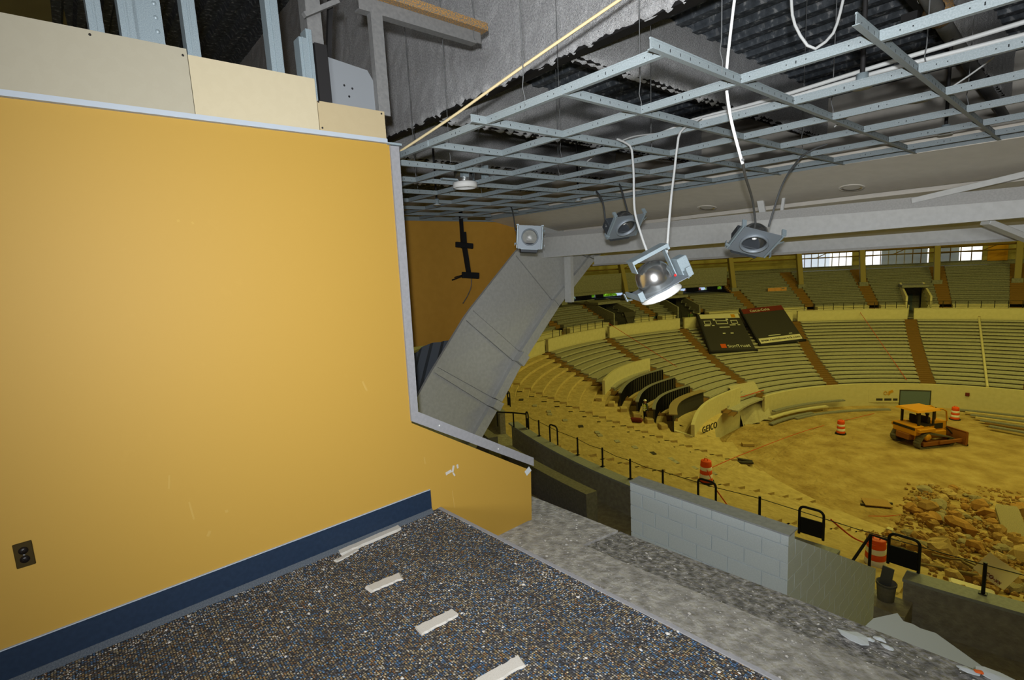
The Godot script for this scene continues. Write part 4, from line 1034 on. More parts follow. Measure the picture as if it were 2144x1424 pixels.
		settle(wd)
	# what stands outside the windows
	tag(obj("outdoor_ground", MB.new().box(Vector3(-30, -8.2, -160), Vector3(300, 0.2, 130)).box(Vector3(-90, -8.2, -40), Vector3(70, 0.2, 110)), M.asphalt), "grey ground outside the far windows", "ground", "", "structure")
	tag(obj("neighbour_building", MB.new().box(Vector3(-46, -1.5, -120), Vector3(14, 7, 6)).box(Vector3(-46, 2.1, -120), Vector3(14.6, 0.3, 6.6)), M.outdoor_wall), "pale building glimpsed through the leftmost far window", "building")
	for q in [[247.2, 253.4, "pale grey wall filling most of the middle far window"], [254.3, 257.4, "pale grey wall filling the left of the right far window"]]:
		tag(obj("outdoor_screen", MB.new().hexa(ring(q[0], 17.5, -7.9), ring(q[1], 17.5, -7.9), ring(q[1], 17.9, -7.9), ring(q[0], 17.9, -7.9), ring(q[0], 17.5, 2.6), ring(q[1], 17.5, 2.6), ring(q[1], 17.9, 2.6), ring(q[0], 17.9, 2.6)), M.asphalt), q[2], "wall")
	var hi := 0
	for sd2 in [188.2, 191.5, 195.5, 199.0, 203.6, 207.5, 211.5, 215.8, 219.4]:
		var q := ring(sd2, 16.6, -3.4)
		var tr := thing("outdoor_shrub", ["bright green", "orange"][1 if hi in [4, 7] else 0] + " shrub outside the low slit openings", "shrub", "shrubs outside the slits")
		obj("trunk", MB.new().tube([q + Vector3(0, -4.7, 0), q + Vector3(0, -0.8, 0)], 0.1, 7), M.twig, tr)
		var cr := MB.new()
		for i in 60:
			var e: Vector3 = q + Vector3(rng.randf_range(-1.1, 1.1), rng.randf_range(-1.0, 0.75), rng.randf_range(-1.1, 1.1))
			cr.lathe([Vector2(0, -0.3), Vector2(0.34, 0.0), Vector2(0, 0.3)], 7, Transform3D(Basis(Vector3(1, 0.3, 0).normalized(), rng.randf() * TAU), e), false)
		obj("crown", cr, M.outdoor_red if hi in [4, 7] else M.outdoor_leaf, tr)
		settle(tr); hi += 1
	# dome
	var dm := thing("ceiling_dome", "yellow panelled dome over the arena", "ceiling", "", "structure")
	var dome := MB.new(); var ribs := MB.new()
	var yy := func(t: float) -> float: return 16.0 - 10.6 * t * t
	for a in 60:
		for k in 12:
			var t0 := k / 12.0; var t1 := (k + 1) / 12.0
			var a0 := a * 6.0; var a1 := a * 6.0 + 6.0
			var P := func(an: float, t: float) -> Vector3: return Vector3(C0.x + cos(deg_to_rad(an)) * (rring(an) + 14.6) * t, yy.call(t), C0.y + sin(deg_to_rad(an)) * (rring(an) + 14.6) * t)
			dome.quad(P.call(a0, t0), P.call(a1, t0), P.call(a1, t1), P.call(a0, t1))
			if k % 2 == 0 and k > 0: ribs.tube([P.call(a0, t0) - Vector3(0, 0.2, 0), P.call(a1, t0) - Vector3(0, 0.2, 0)], 0.14, 4)
			if a % 3 == 0: ribs.tube([P.call(a0, t0) - Vector3(0, 0.25, 0), P.call(a0, t1) - Vector3(0, 0.25, 0)], 0.22, 4)
	obj("dome_panels", dome, M.dome_yellow, dm)
	obj("dome_ribs", ribs, M.rib_brown, dm)
	settle(dm)
	# closing walls beside the suites
	var cw := thing("wall_side_closure", "plain walls closing the building at both ends of the suites", "wall", "", "structure")
	for q in [[122.0, -27.4], [58.0, 20.8]]:
		var e := ring(q[0], 14.15, 0)
		obj("closing_wall", MB.new().box(Vector3(e.x, -2.2, (e.z + 2.6) / 2), Vector3(0.4, 18.0, absf(e.z - 2.6) + 0.6)), M.upper_concrete, cw)
	obj("roof_strip", MB.new().box(Vector3(-3.3, 6.4, -1.5), Vector3(50, 0.2, 12)), M.dark_concrete, cw)
	settle(cw)

# ---------------------------------------------------------------- lower bowl
# aisles: angle at the floor wall, angle at the parapet
var AISLES := [[40.0, 40.0], [84.0, 90.3], [97.0, 105.0], [110.0, 118.5], [128.0, 143.0], [145.0, 162.6], [168.5, 180.0], [189.5, 199.0], [217.6, 225.0], [244.8, 247.6], [268.0, 268.0], [290.0, 290.0]]

func aisle_at(i: int, s: float) -> float:
	return lerpf(AISLES[i][0], AISLES[i][1], s)

func lower_bowl() -> void:
	var b := thing("lower_bowl", "lower seating bowl of bare concrete rows round the arena floor", "seating", "", "structure")
	var rise := (YTOP - YIN) / (ROWS - 1)
	for j in AISLES.size() - 1:
		for i in ROWS:
			if j == 5 and i < 10: continue      # cut away for the entrance ramp
			var s0 := float(i) / ROWS; var s1 := float(i + 1) / ROWS
			var rs := rise
			var lip := rs - 0.035 if j == 4 else 0.15       # plain full-height risers beside the rib
			var y := YIN + rise * i
			var rr := lerpf(RIN, 32.0, s0)
			var hw := rad_to_deg(0.62 / rr)
			var a0 := aisle_at(j, s0) + hw; var a1 := aisle_at(j + 1, s0) - hw
			var m := MB.new()
			var k := maxi(4, int((a1 - a0) / 2.2))
			for q in k:
				var d0 := lerpf(a0, a1, float(q) / k); var d1 := lerpf(a0, a1, float(q + 1) / k)
				# tread with a nosing that overhangs a recessed riser
				m.quad(bowl(d1, s0, y, -0.07), bowl(d0, s0, y, -0.07), bowl(d0, s1, y, 0.22), bowl(d1, s1, y, 0.22))
				m.quad(bowl(d0, s0, y - lip, -0.07), bowl(d0, s0, y, -0.07), bowl(d1, s0, y, -0.07), bowl(d1, s0, y - lip, -0.07))
				m.quad(bowl(d0, s0, y - lip, 0.2), bowl(d0, s0, y - lip, -0.07), bowl(d1, s0, y - lip, -0.07), bowl(d1, s0, y - lip, 0.2))
				m.quad(bowl(d0, s0, y - rs - 0.02, 0.2), bowl(d0, s0, y - lip, 0.2), bowl(d1, s0, y - lip, 0.2), bowl(d1, s0, y - rs - 0.02, 0.2))
			for e in [a0, a1]:
				m.quad(bowl(e, s0, y, -0.07), bowl(e, s1, y, 0.05), bowl(e, s1, y - rs, 0.05), bowl(e, s0, y - rs, -0.07))
			obj("seating_row", m, M.row_concrete if j >= 5 else M.dusty_tread, b)
	for j in range(1, AISLES.size() - 1):
		var m := MB.new()
		for i in ROWS:
			if j == 5 and i < 4: continue
			for h in 2:
				var s0 := (i + h * 0.5) / ROWS; var s1 := (i + h * 0.5 + 0.5) / ROWS
				var y := YIN + rise * (i - 0.5 + h * 0.5)
				var hw := rad_to_deg(0.62 / lerpf(RIN, 32.0, s0))
				var ac := aisle_at(j, s0)
				m.quad(bowl(ac + hw, s0, y), bowl(ac - hw, s0, y), bowl(ac - hw, s1, y, 0.03), bowl(ac + hw, s1, y, 0.03))
				m.quad(bowl(ac - hw, s0, y - rise * 0.5), bowl(ac - hw, s0, y), bowl(ac + hw, s0, y), bowl(ac + hw, s0, y - rise * 0.5))
		obj("aisle_stair", m, M.aisle_orange if j >= 5 else M.dusty_tread, b)
	settle(b)
	# the white pole lying up the far rows
	var e0 := bowl(258.5, 0.01, YIN + 0.12); var e1 := bowl(258.8, 1.0, YTOP + 0.25)
	var pl := thing("white_pole", "long white pole lying up the far seating rows at the right", "pole")
	obj("shaft", MB.new().tube([e0, e1], 0.11, 7), M.cream_wall, pl)
	obj("end_cap", MB.new().lathe([Vector2(0.0, 0.0), Vector2(0.14, 0.0), Vector2(0.14, 0.12), Vector2(0, 0.12)], 10, Transform3D(Basis.IDENTITY, e1)), M.barrier_cap, pl)
	settle(pl)
	# stretched red lines over the rows
	for q in [[[Vector3(-19.6, -6.0, -72.3), Vector3(-12.3, -11.6, -61.3)], "thin red line stretched down the far rows left of the orange aisle"], [[Vector3(-36.4, -5.4, -45.6), Vector3(-27.5, -9.2, -44.9)], "thin red line stretched down the rows at the left"]]:
		tag(obj("red_line", MB.new().tube(q[0], 0.025, 5), M.red_rope), q[1], "line")
	# small dark anchor plates left on the near rows
	for i in 15:
		var t := i / 14.0
		var s := lerpf(0.86, 0.30, t); var d := lerpf(135.5, 119.0, t)
		var si := (floorf(s * ROWS) + 0.45) / ROWS
		var y := YIN + rise * floorf(s * ROWS)
		var p := bowl(d, si, y)
		tag(obj("anchor_plate", MB.new().bevel(p + Vector3(0, 0.02, 0), Vector3(0.42, 0.05, 0.3), 0.01, Basis(Vector3.UP, deg_to_rad(-d) + PI / 2)), M.row_concrete if i % 5 else M.barrier_dark), NTH[i] + " small anchor plate from the curved rib in the dotted line across the near rows", "plate", "anchor plates on the near rows")

# ---------------------------------------------------------------- upper bowl
const ENTRANCES := [[249.4, 1.15], [202.8, 1.6], [187.3, 1.7]]
const UPPER := [101.0, 112.0, 124.0, 136.0, 148.0, 160.0, 172.5, 184.7, 195.6, 206.5, 217.9, 229.9, 241.9, 253.9, 264.3, 276.0, 288.0]

func upper_bowl() -> void:
	var b := thing("upper_bowl", "upper seating bowl above the parapet with orange aisles", "seating", "", "structure")
	for j in UPPER.size() - 1:
		var dark: bool = UPPER[j] < 140.0
		for i in 12:
			if dark and i > 9: continue
			if not dark and UPPER[j] < 213.0 and i > 5: continue
			var o0 := 1.8 + i * 0.85; var o1 := o0 + (0.3 if dark and i == 0 else 0.85); var y := -5.62 + i * 0.375 - (1.1 if dark and i > 0 else 0.0)
			var hw := rad_to_deg(0.7 / 38.0)
			var m := MB.new(); var k := 16
			for q in k:
				var d0: float = lerpf(UPPER[j] + hw, UPPER[j + 1] - hw, float(q) / k); var d1: float = lerpf(UPPER[j] + hw, UPPER[j + 1] - hw, float(q + 1) / k)
				var open := false
				for en in ENTRANCES:
					if i < 6 and absf((d0 + d1) / 2 - en[0]) < rad_to_deg(en[1] / 40.0): open = true
				if open: continue
				m.quad(ring(d1, o0 - 0.08, y), ring(d0, o0 - 0.08, y), ring(d0, o1 + 0.05, y), ring(d1, o1 + 0.05, y))
				m.quad(ring(d0, o0 - 0.08, y - 0.12), ring(d0, o0 - 0.08, y), ring(d1, o0 - 0.08, y), ring(d1, o0 - 0.08, y - 0.12))
				m.quad(ring(d0, o0 + 0.05, y - 0.12), ring(d0, o0 - 0.08, y - 0.12), ring(d1, o0 - 0.08, y - 0.12), ring(d1, o0 + 0.05, y - 0.12))
				var yb: float = y - 0.39 if i > 0 else -7.0
				m.quad(ring(d0, o0 + 0.05, yb), ring(d0, o0 + 0.05, y - 0.12), ring(d1, o0 + 0.05, y - 0.12), ring(d1, o0 + 0.05, yb))
			for e in [UPPER[j] + hw, UPPER[j + 1] - hw]:
				m.quad(ring(e, o0 - 0.08, y), ring(e, o1 + 0.05, y), ring(e, o1 + 0.05, -7.0 if i == 0 else y - 0.39), ring(e, o0 - 0.08, -7.0 if i == 0 else y - 0.39))
			obj("seating_row", m, (M.ledge_concrete if i == 0 else M.dark_concrete) if dark else (M.cream_wall if i == 0 else M.upper_concrete), b)
		if j > 0 or true:
			var st := MB.new()
			for i in 24:
				if dark: continue
				if UPPER[j] < 213.0 and i > 11: continue
				var o := 1.8 + i * 0.425; var y := -6.9 + 1.1 * minf(1.0, i / 3.0) + i * 0.1875 - (0.0 if i > 2 else 0.0)
				y = -5.80 + i * 0.1875 if i > 2 else -6.9 + i * 0.45
				var hw := rad_to_deg(0.7 / 38.0)
				var u: float = UPPER[j]
				st.quad(ring(u + hw, o, y), ring(u - hw, o, y), ring(u - hw, o + 0.43, y), ring(u + hw, o + 0.43, y))
				st.quad(ring(u - hw, o, y - 0.45), ring(u - hw, o, y), ring(u + hw, o, y), ring(u + hw, o, y - 0.45))
			if not dark: obj("aisle_stair", st, M.aisle_orange, b)
	settle(b)
	# concourse slab behind the top row
	var cs := thing("concourse_floor", "dark concourse floor behind the top row", "floor", "", "structure")
	var sl := MB.new()
	for i in 36:
		var d0 := 217.0 + i * 2.1; var d1 := d0 + 2.1
		sl.hexa(ring(d0, 11.9, -1.75), ring(d1, 11.9, -1.75), ring(d1, 14.1, -1.75), ring(d0, 14.1, -1.75), ring(d0, 11.9, -1.5), ring(d1, 11.9, -1.5), ring(d1, 14.1, -1.5), ring(d0, 14.1, -1.5))
	obj("slab", sl, M.upper_concrete, cs)
	# lower concourse on the left under a deep dark gallery
	var lf := MB.new(); var gal := MB.new()
	for i in 30:
		var d0 := 157.0 + i * 2.0; var d1 := d0 + 2.0
		for q in [[lf, 6.8, 14.1, -4.0, -3.75], [gal, 8.2, 14.1, -2.75, -2.35], [gal, 8.2, 8.5, -2.4, -0.2]]:
			q[0].hexa(ring(d0, q[1], q[3]), ring(d1, q[1], q[3]), ring(d1, q[2], q[3]), ring(d0, q[2], q[3]), ring(d0, q[1], q[4]), ring(d1, q[1], q[4]), ring(d1, q[2], q[4]), ring(d0, q[2], q[4]))
	obj("lower_slab", lf, M.upper_concrete, cs)
	obj("gallery", gal, M.upper_concrete, cs)
	settle(cs)
	# leaning columns that carry the dome
	var names := ["at the far left behind the lowest lamp", "left of the orange hanging sheet", "right of the orange hanging sheet", "left of the wide bright window", "between the two bright windows", "right of the narrow bright window", "at the right edge behind the upper rows", "far left beside the rib"]
	var ci := 0
	for d in [195.4, 206.4, 218.0, 231.0, 241.9, 253.4, 264.2, 181.0]:
		var lean := 2.4
		var a := ring(d, 7.6, -3.4); var z := ring(d, 7.6 + lean, 5.6)
		var c := thing("dome_column", "tan steel column leaning outwards to the dome, " + names[ci], "column")
		var t := (z - a).normalized(); var sd := t.cross(Vector3.UP).normalized()
		obj("shaft", MB.new().bevel((a + z) / 2, Vector3(0.62, (z - a).length(), 0.62), 0.05, Basis(sd, t, sd.cross(t))), M.column_paint, c)
		obj("foot", MB.new().box(a + Vector3(0, 0.1, 0), Vector3(1.0, 0.5, 1.0), Basis(Vector3.UP, deg_to_rad(-d))), M.upper_concrete, c)
		settle(c); ci += 1
	# horizontal tie along the column heads
	var tie := MB.new()
	for i in 20:
		var d0 := 184.0 + i * 4.2
		tie.tube([ring(d0, 9.3, 1.05), ring(d0 + 4.2, 9.3, 1.05)], 0.16, 5)
		tie.tube([ring(d0, 9.3, 0.35), ring(d0 + 4.2, 9.3, 0.35)], 0.08, 5)
		if i % 3 == 0: tie.tube([ring(d0, 9.3, 0.35), ring(d0 + 2.1, 9.3, 1.05)], 0.06, 4)
	tag(obj("truss_tie", tie, M.rib_brown), "brown lattice tie running along the column heads", "truss")
	# entrance tunnels through the upper rows
	for q in [[249.4, 1.15, "upper bowl entrance with a dark doorway between two cream walls, right side"], [202.8, 1.6, "upper bowl entrance box in the middle of the left rows"], [187.3, 1.7, "upper bowl entrance box at the far left beside the rib"]]:
		var v := thing("upper_entrance", q[2], "entrance")
		var c := ring(q[0], 4.0, 0); var u := (Vector3(C0.x, 0, C0.y) - Vector3(c.x, 0, c.z)).normalized(); var sd := u.cross(Vector3.UP)
		var bs := Basis(sd, Vector3.UP, -u)
		for s in [-1.0, 1.0]:
			obj("side_wall", MB.new().prism(PackedVector2Array([Vector2(-2.4, -7.0), Vector2(-2.4, -4.6), Vector2(2.4, -3.2), Vector2(2.4, -7.0)]), Transform3D(Basis(u * -1.0, Vector3.UP, sd), c + sd * (s * q[1] * 1.0 - 0.1)), 0.2), M.cream_wall if q[0] > 240.0 else M.upper_concrete, v)
		obj("tunnel_floor", MB.new().box(c + Vector3(0, -7.05, 0) - u * 1.0, Vector3(q[1] * 2.0, 0.12, 8.0), bs), M.upper_concrete, v)
		obj("back_wall", MB.new().box(c + Vector3(0, -5.2, 0) - u * 4.9, Vector3(q[1] * 2.0 + 0.3, 3.6, 0.2), bs), M.upper_concrete, v)
		obj("tunnel_door", MB.new().box(c + Vector3(0, -5.9, 0) - u * 4.78, Vector3(1.1, 2.1, 0.06), bs), M.blue_grey_door, v)
		obj("roof_slab", MB.new().box(c + Vector3(0, -3.55, 0) - u * 1.4, Vector3(q[1] * 2.0 + 0.3, 0.3, 2.6), bs), M.upper_concrete, v)
		obj("tunnel_roof", MB.new().box(c + Vector3(0, -3.6, 0) - u * 3.7, Vector3(q[1] * 2.0 + 0.3, 0.2, 2.6), bs), M.upper_concrete, v)
		settle(v)
	# hanging orange sheet, dark boxes on the rail
	var os := MB.new()
	for i in 6:
		var p0 := Vector3(-32.18, 0, -76.24).lerp(Vector3(-30.52, 0, -78.17), i / 6.0); var p1 := Vector3(-32.18, 0, -76.24).lerp(Vector3(-30.52, 0, -78.17), (i + 1) / 6.0)
		var w0 := Vector3(0.12, 0, 0.1) * (1 if i % 2 else -1)
		os.quad(p0 + Vector3(0, -6.2, 0) - w0, p1 + Vector3(0, -6.2, 0) + w0, p1 + Vector3(0, -3.3, 0) + w0, p0 + Vector3(0, -3.3, 0) - w0)
		os.quad(p1 + Vector3(-0.03, -6.2, -0.03) + w0, p0 + Vector3(-0.03, -6.2, -0.03) - w0, p0 + Vector3(-0.03, -3.3, -0.03) - w0, p1 + Vector3(-0.03, -3.3, -0.03) + w0)
	for i in os.v.size(): os.v[i] += Vector3(2.0, 0, 4.5)
	tag(obj("hanging_sheet", os, M.orange_sheet), "pale orange sheet hanging in the upper rows above the dark boards", "sheet")
	var bp := ring(187.0, 0.5, -5.82)
	tag(obj("dark_hopper", MB.new().hexa(bp + Vector3(-0.3, 0.0, 0.3), bp + Vector3(0.1, 0.0, -0.3), bp + Vector3(0.3, 0.0, -0.2), bp + Vector3(-0.1, 0.0, 0.4), bp + Vector3(-0.7, 1.3, 0.6), bp + Vector3(0.1, 1.3, -0.8), bp + Vector3(0.4, 1.3, -0.6), bp + Vector3(-0.3, 1.3, 0.8)), M.barrier_dark), "dark tapering box standing on the parapet at the left", "box")

# ---------------------------------------------------------------- parapet, rails
func post(p: Vector3, label: String) -> void:
	var t := thing("rail_post", label, "post", "black posts on the near parapet")
	obj("foot_plate", MB.new().bevel(p + Vector3(0, 0.01, 0), Vector3(0.14, 0.02, 0.14), 0.004), M.black_rail, t)
	obj("shaft", MB.new().tube([p, p + Vector3(0, 0.72, 0)], 0.036, 8), M.black_rail, t)
	settle(t)

func hoop(p: Vector3, q: Vector3, panel: bool, label: String) -> void:
	var t := thing("rail_hoop", label, "rail", "black hoops on the near parapet")
	var h := 0.78; var d := (q - p).normalized(); var l := p.distance_to(q); var r := 0.13
	var pts := [p, p + Vector3(0, h - r, 0)]
	for k in range(1, 5): pts.append(p + Vector3(0, h - r, 0) + d * r * (1 - cos(PI * k / 8)) + Vector3(0, r * sin(PI * k / 8), 0))
	for k in range(0, 5): pts.append(p + d * (l - r) + Vector3(0, h - r, 0) + d * r * sin(PI * k / 8) + Vector3(0, r * cos(PI * k / 8), 0))
	pts.append(q)
	obj("hoop_tube", MB.new().tube(pts, 0.034, 8), M.black_rail, t)
	if panel:
		obj("sign_panel", MB.new().box((p + q) / 2 + Vector3(0, 0.26, 0), Vector3(l - 0.07, 0.44, 0.03), Basis(d, Vector3.UP, d.cross(Vector3.UP))), M.matte_black, t)
	settle(t)

func near_parapet() -> void:
	var w := thing("wall_parapet", "grey parapet curving between the lower and upper bowls", "wall", "", "structure")
	# sections between the aisle openings
	var gaps := [90.3, 105.0, 118.5, 143.0, 162.6, 180.0, 199.0, 225.0, 247.6, 268.0, 290.0]
	var a := 60.0
	for gq in gaps:
		var near: bool = gq < 150.0
		var e: float = gq - (0.55 if not near else (1.2 if gq < 91 else (1.6 if gq == 118.5 else 0.0)))
		var k := maxi(3, int((e - a) / 1.6))
		var m := MB.new(); var cap := MB.new()
		for i in k:
			var d0 := lerpf(a, e, float(i) / k); var d1 := lerpf(a, e, float(i + 1) / k)
			m.hexa(ring(d0, -0.08, -7.6), ring(d1, -0.08, -7.6), ring(d1, 0.2, -7.6), ring(d0, 0.2, -7.6), ring(d0, -0.08, YRING - 0.06), ring(d1, -0.08, YRING - 0.06), ring(d1, 0.2, YRING - 0.06), ring(d0, 0.2, YRING - 0.06))
			cap.hexa(ring(d0, -0.12, YRING - 0.07), ring(d1, -0.12, YRING - 0.07), ring(d1, 0.34, YRING - 0.07), ring(d0, 0.34, YRING - 0.07), ring(d0, -0.12, YRING), ring(d1, -0.12, YRING), ring(d1, 0.34, YRING), ring(d0, 0.34, YRING))
		obj("wall_section", m, M.dark_concrete if near else M.cream_wall, w)
		obj("coping", cap, M.parapet_paint if near else M.cream_wall, w)
		a = gq + (0.55 if not near else (1.2 if gq < 91 else (1.6 if gq == 118.5 else 0.0)))
	settle(w)
	var wk := thing("walkway", "dark concrete walkway behind the parapet", "floor", "", "structure")
	var m := MB.new()
	for i in 120:
		var d0 := 58.0 + i * 2.0; var d1 := d0 + 2.0
		var o1 := 2.0 if d0 > 101.0 else 10.8
		m.quad(ring(d1, -0.1, -7.0), ring(d0, -0.1, -7.0), ring(d0, o1, -7.0), ring(d1, o1, -7.0))
	obj("walk_surface", m, M.dark_concrete, wk)
	settle(wk)
	# posts and hoops along the near edge
	var ps := [[-15.90, -14.905, "black rail post on the parapet, first to the right of the curved rib"], [-13.117, -14.315, "black rail post on the parapet, second from the rib beyond the hoop"], [-11.675, -14.058, "black rail post on the parapet, third from the rib"], [-10.282, -13.831, "black rail post just left of the block wall's left end"], [-8.962, -13.763, "black rail post above the left end of the block wall"], [-5.956, -13.918, "black rail post midway above the block wall"], [-1.268, -13.967, "black rail post nearest the lower right corner"]]
	for q in ps: post(Vector3(q[0], YRING, q[1]), q[2])
	hoop(Vector3(-15.02, YRING, -14.70), Vector3(-14.49, YRING, -14.61), false, "narrow black hoop rail between the first two posts")
	hoop(Vector3(-7.753, YRING, -13.80), Vector3(-7.19, YRING, -13.81), false, "open black hoop rail in front of the orange drum")
	hoop(Vector3(-4.93, YRING, -13.95), Vector3(-4.36, YRING, -13.98), true, "black hoop rail with a dark panel near the right end of the block wall")
	hoop(Vector3(-2.95, YRING, -13.92), Vector3(-2.37, YRING, -13.93), true, "black hoop rail with a dark panel beside the dusty bucket")
	hoop(Vector3(-17.2, YRING, -15.35), Vector3(-16.95, YRING, -15.25), true, "small black hoop rail at the corner by the curved rib")
	hoop(Vector3(-20.8, YRING, -17.3), Vector3(-20.5, YRING, -17.2), true, "small black hoop rail farther behind the curved rib")
	# cables strung between them
	var cab := MB.new()
	var line := [Vector3(-17.0, YRING + 0.62, -15.25)]
	for q in ps:
		if q[0] > -17.0: line.append(Vector3(q[0], YRING + 0.66, q[1]))
	for i in line.size() - 1:
		var mid: Vector3 = (line[i] + line[i + 1]) / 2 - Vector3(0, 0.05, 0)
		cab.tube([line[i], mid, line[i + 1]], 0.011, 5)
	cab.tube([line[-1], line[-1] + Vector3(2.5, -0.02, -0.3)], 0.011, 5)
	tag(obj("guard_cable", cab, M.black_rail), "thin black cable strung between the parapet posts", "cable")
	# handrails down the aisle openings
	var hr := thing("handrail", "black slanting handrail beside the hoop at the aisle opening", "rail")
	obj("top_rail", MB.new().tube([Vector3(-3.68, YRING - 0.35, -13.05), Vector3(-3.30, YRING + 0.62, -13.85), Vector3(-2.95, YRING + 0.58, -13.92)], 0.034, 7), M.black_rail, hr)
	obj("stanchion", MB.new().tube([Vector3(-3.30, YRING - 1.2, -13.85), Vector3(-3.30, YRING + 0.62, -13.85)], 0.034, 7), M.black_rail, hr)
	settle(hr)
	var lr := thing("handrail", "black two-post handrail on the landing right of the curved rib", "rail")
	for q in [Vector3(-18.4, YRING, -14.6), Vector3(-17.7, YRING, -15.0)]:
		obj("stanchion", MB.new().tube([q, q + Vector3(0, 0.7, 0)], 0.034, 7), M.black_rail, lr)
	obj("top_rail", MB.new().tube([Vector3(-18.4, YRING + 0.7, -14.6), Vector3(-17.7, YRING + 0.7, -15.0), Vector3(-17.1, YRING + 0.68, -15.3)], 0.034, 7), M.black_rail, lr)
	settle(lr)
	var lr2 := thing("handrail", "black handrail farther back beside the curved rib", "rail")
	obj("top_rail", MB.new().tube([Vector3(-22.3, YRING + 0.62, -16.6), Vector3(-20.6, YRING + 0.7, -17.2)], 0.036, 7), M.black_rail, lr2)
	obj("stanchion", MB.new().tube([Vector3(-21.6, YRING, -16.85), Vector3(-21.6, YRING + 1.5, -16.85)], 0.036, 7), M.black_rail, lr2)
	obj("sign_plate", MB.new().box(Vector3(-21.6, YRING + 1.55, -16.85), Vector3(0.5, 0.18, 0.06)), M.barrier_dark, lr2)
	settle(lr2)
	# railing along the far parapet
	var fr := thing("far_railing", "low black railing on the parapet across the arena", "railing")
	var d := 165.0
	var pm := MB.new().tube([Vector3.ZERO, Vector3(0, 0.8, 0)], 0.035, 5).mesh()
	pm.surface_set_material(0, M.black_rail)
	var rails := MB.new()
	while d < 276.0:
		if d > 201.5 and d < 226.0:
			d += 2.0; continue
		put(pm, "post", fr, ring(d, 0.05, YRING))
		rails.tube([ring(d, 0.05, YRING + 0.78), ring(d + 2.0, 0.05, YRING + 0.78)], 0.02, 4)
		d += 2.0
	obj("top_rail", rails, M.black_rail, fr)
	settle(fr)
	# bucket with an offcut standing in it
	var bk := thing("dusty_bucket", "dusty grey bucket with a board offcut beside the hoop rail", "bucket")
	var bp := Vector3(-2.80, -6.32, -13.20)
	obj("shell", MB.new().lathe([Vector2(0.0, 0.0), Vector2(0.16, 0.0), Vector2(0.19, 0.40), Vector2(0.2, 0.42), Vector2(0.18, 0.42), Vector2(0.16, 0.05), Vector2(0.0, 0.05)], 20, Transform3D(Basis.IDENTITY, bp)), M.ledge_concrete, bk)
	obj("rim_band", MB.new().lathe([Vector2(0.193, 0.36), Vector2(0.202, 0.37), Vector2(0.204, 0.41), Vector2(0.195, 0.42)], 20, Transform3D(Basis.IDENTITY, bp)), M.cable_dark, bk)
	settle(bk)
	tag(obj("board_offcut", MB.new().box(bp + Vector3(-0.02, 0.42, 0.0), Vector3(0.22, 0.75, 0.03), Basis(Vector3(0, 0, 1), -0.12)), M.cable_dark), "grey board offcut standing in the dusty bucket", "board")
	tag(obj("bucket_plinth", MB.new().box(bp + Vector3(0, -0.34, 0.1), Vector3(0.9, 0.68, 0.7)), M.dark_concrete), "dark concrete plinth under the dusty bucket", "plinth", "", "structure")

# ---------------------------------------------------------------- entrance in the lower bowl
func slope_y(x: float, z: float) -> float:
	var d := Vector2(x, z) - C0
	var s := clampf((d.length() - RIN) / (rring(rad_to_deg(d.angle())) - RIN), 0.0, 1.0)
	return YIN + (YTOP - YIN) * s

func arc(a: Vector3, b: Vector3, bulge: float, n: int) -> Array:
	var out := []
	var side := Vector3(-(b - a).z, 0, (b - a).x).normalized()
	for i in n + 1:
		var t := float(i) / n
		out.append(a.lerp(b, t) - side * bulge * sin(PI * t))
	return out

func curved_wall(pts: Array, y_off: float, hs: Array, thick: float) -> MB:
	var m := MB.new()
	for i in pts.size() - 1:
		var a: Vector3 = pts[i]; var b: Vector3 = pts[i + 1]
		var sd := Vector3(-(b - a).z, 0, (b - a).x).normalized() * thick * 0.5
		var h0 := lerpf(hs[0], hs[1], float(i) / (pts.size() - 1)); var h1 := lerpf(hs[0], hs[1], float(i + 1) / (pts.size() - 1))
		var o := Vector3(0, y_off, 0)
		m.hexa(a + sd + o, b + sd + o, b - sd + o, a - sd + o, a + sd + Vector3(0, h0, 0), b + sd + Vector3(0, h1, 0), b - sd + Vector3(0, h1, 0), a - sd + Vector3(0, h0, 0))
	return m

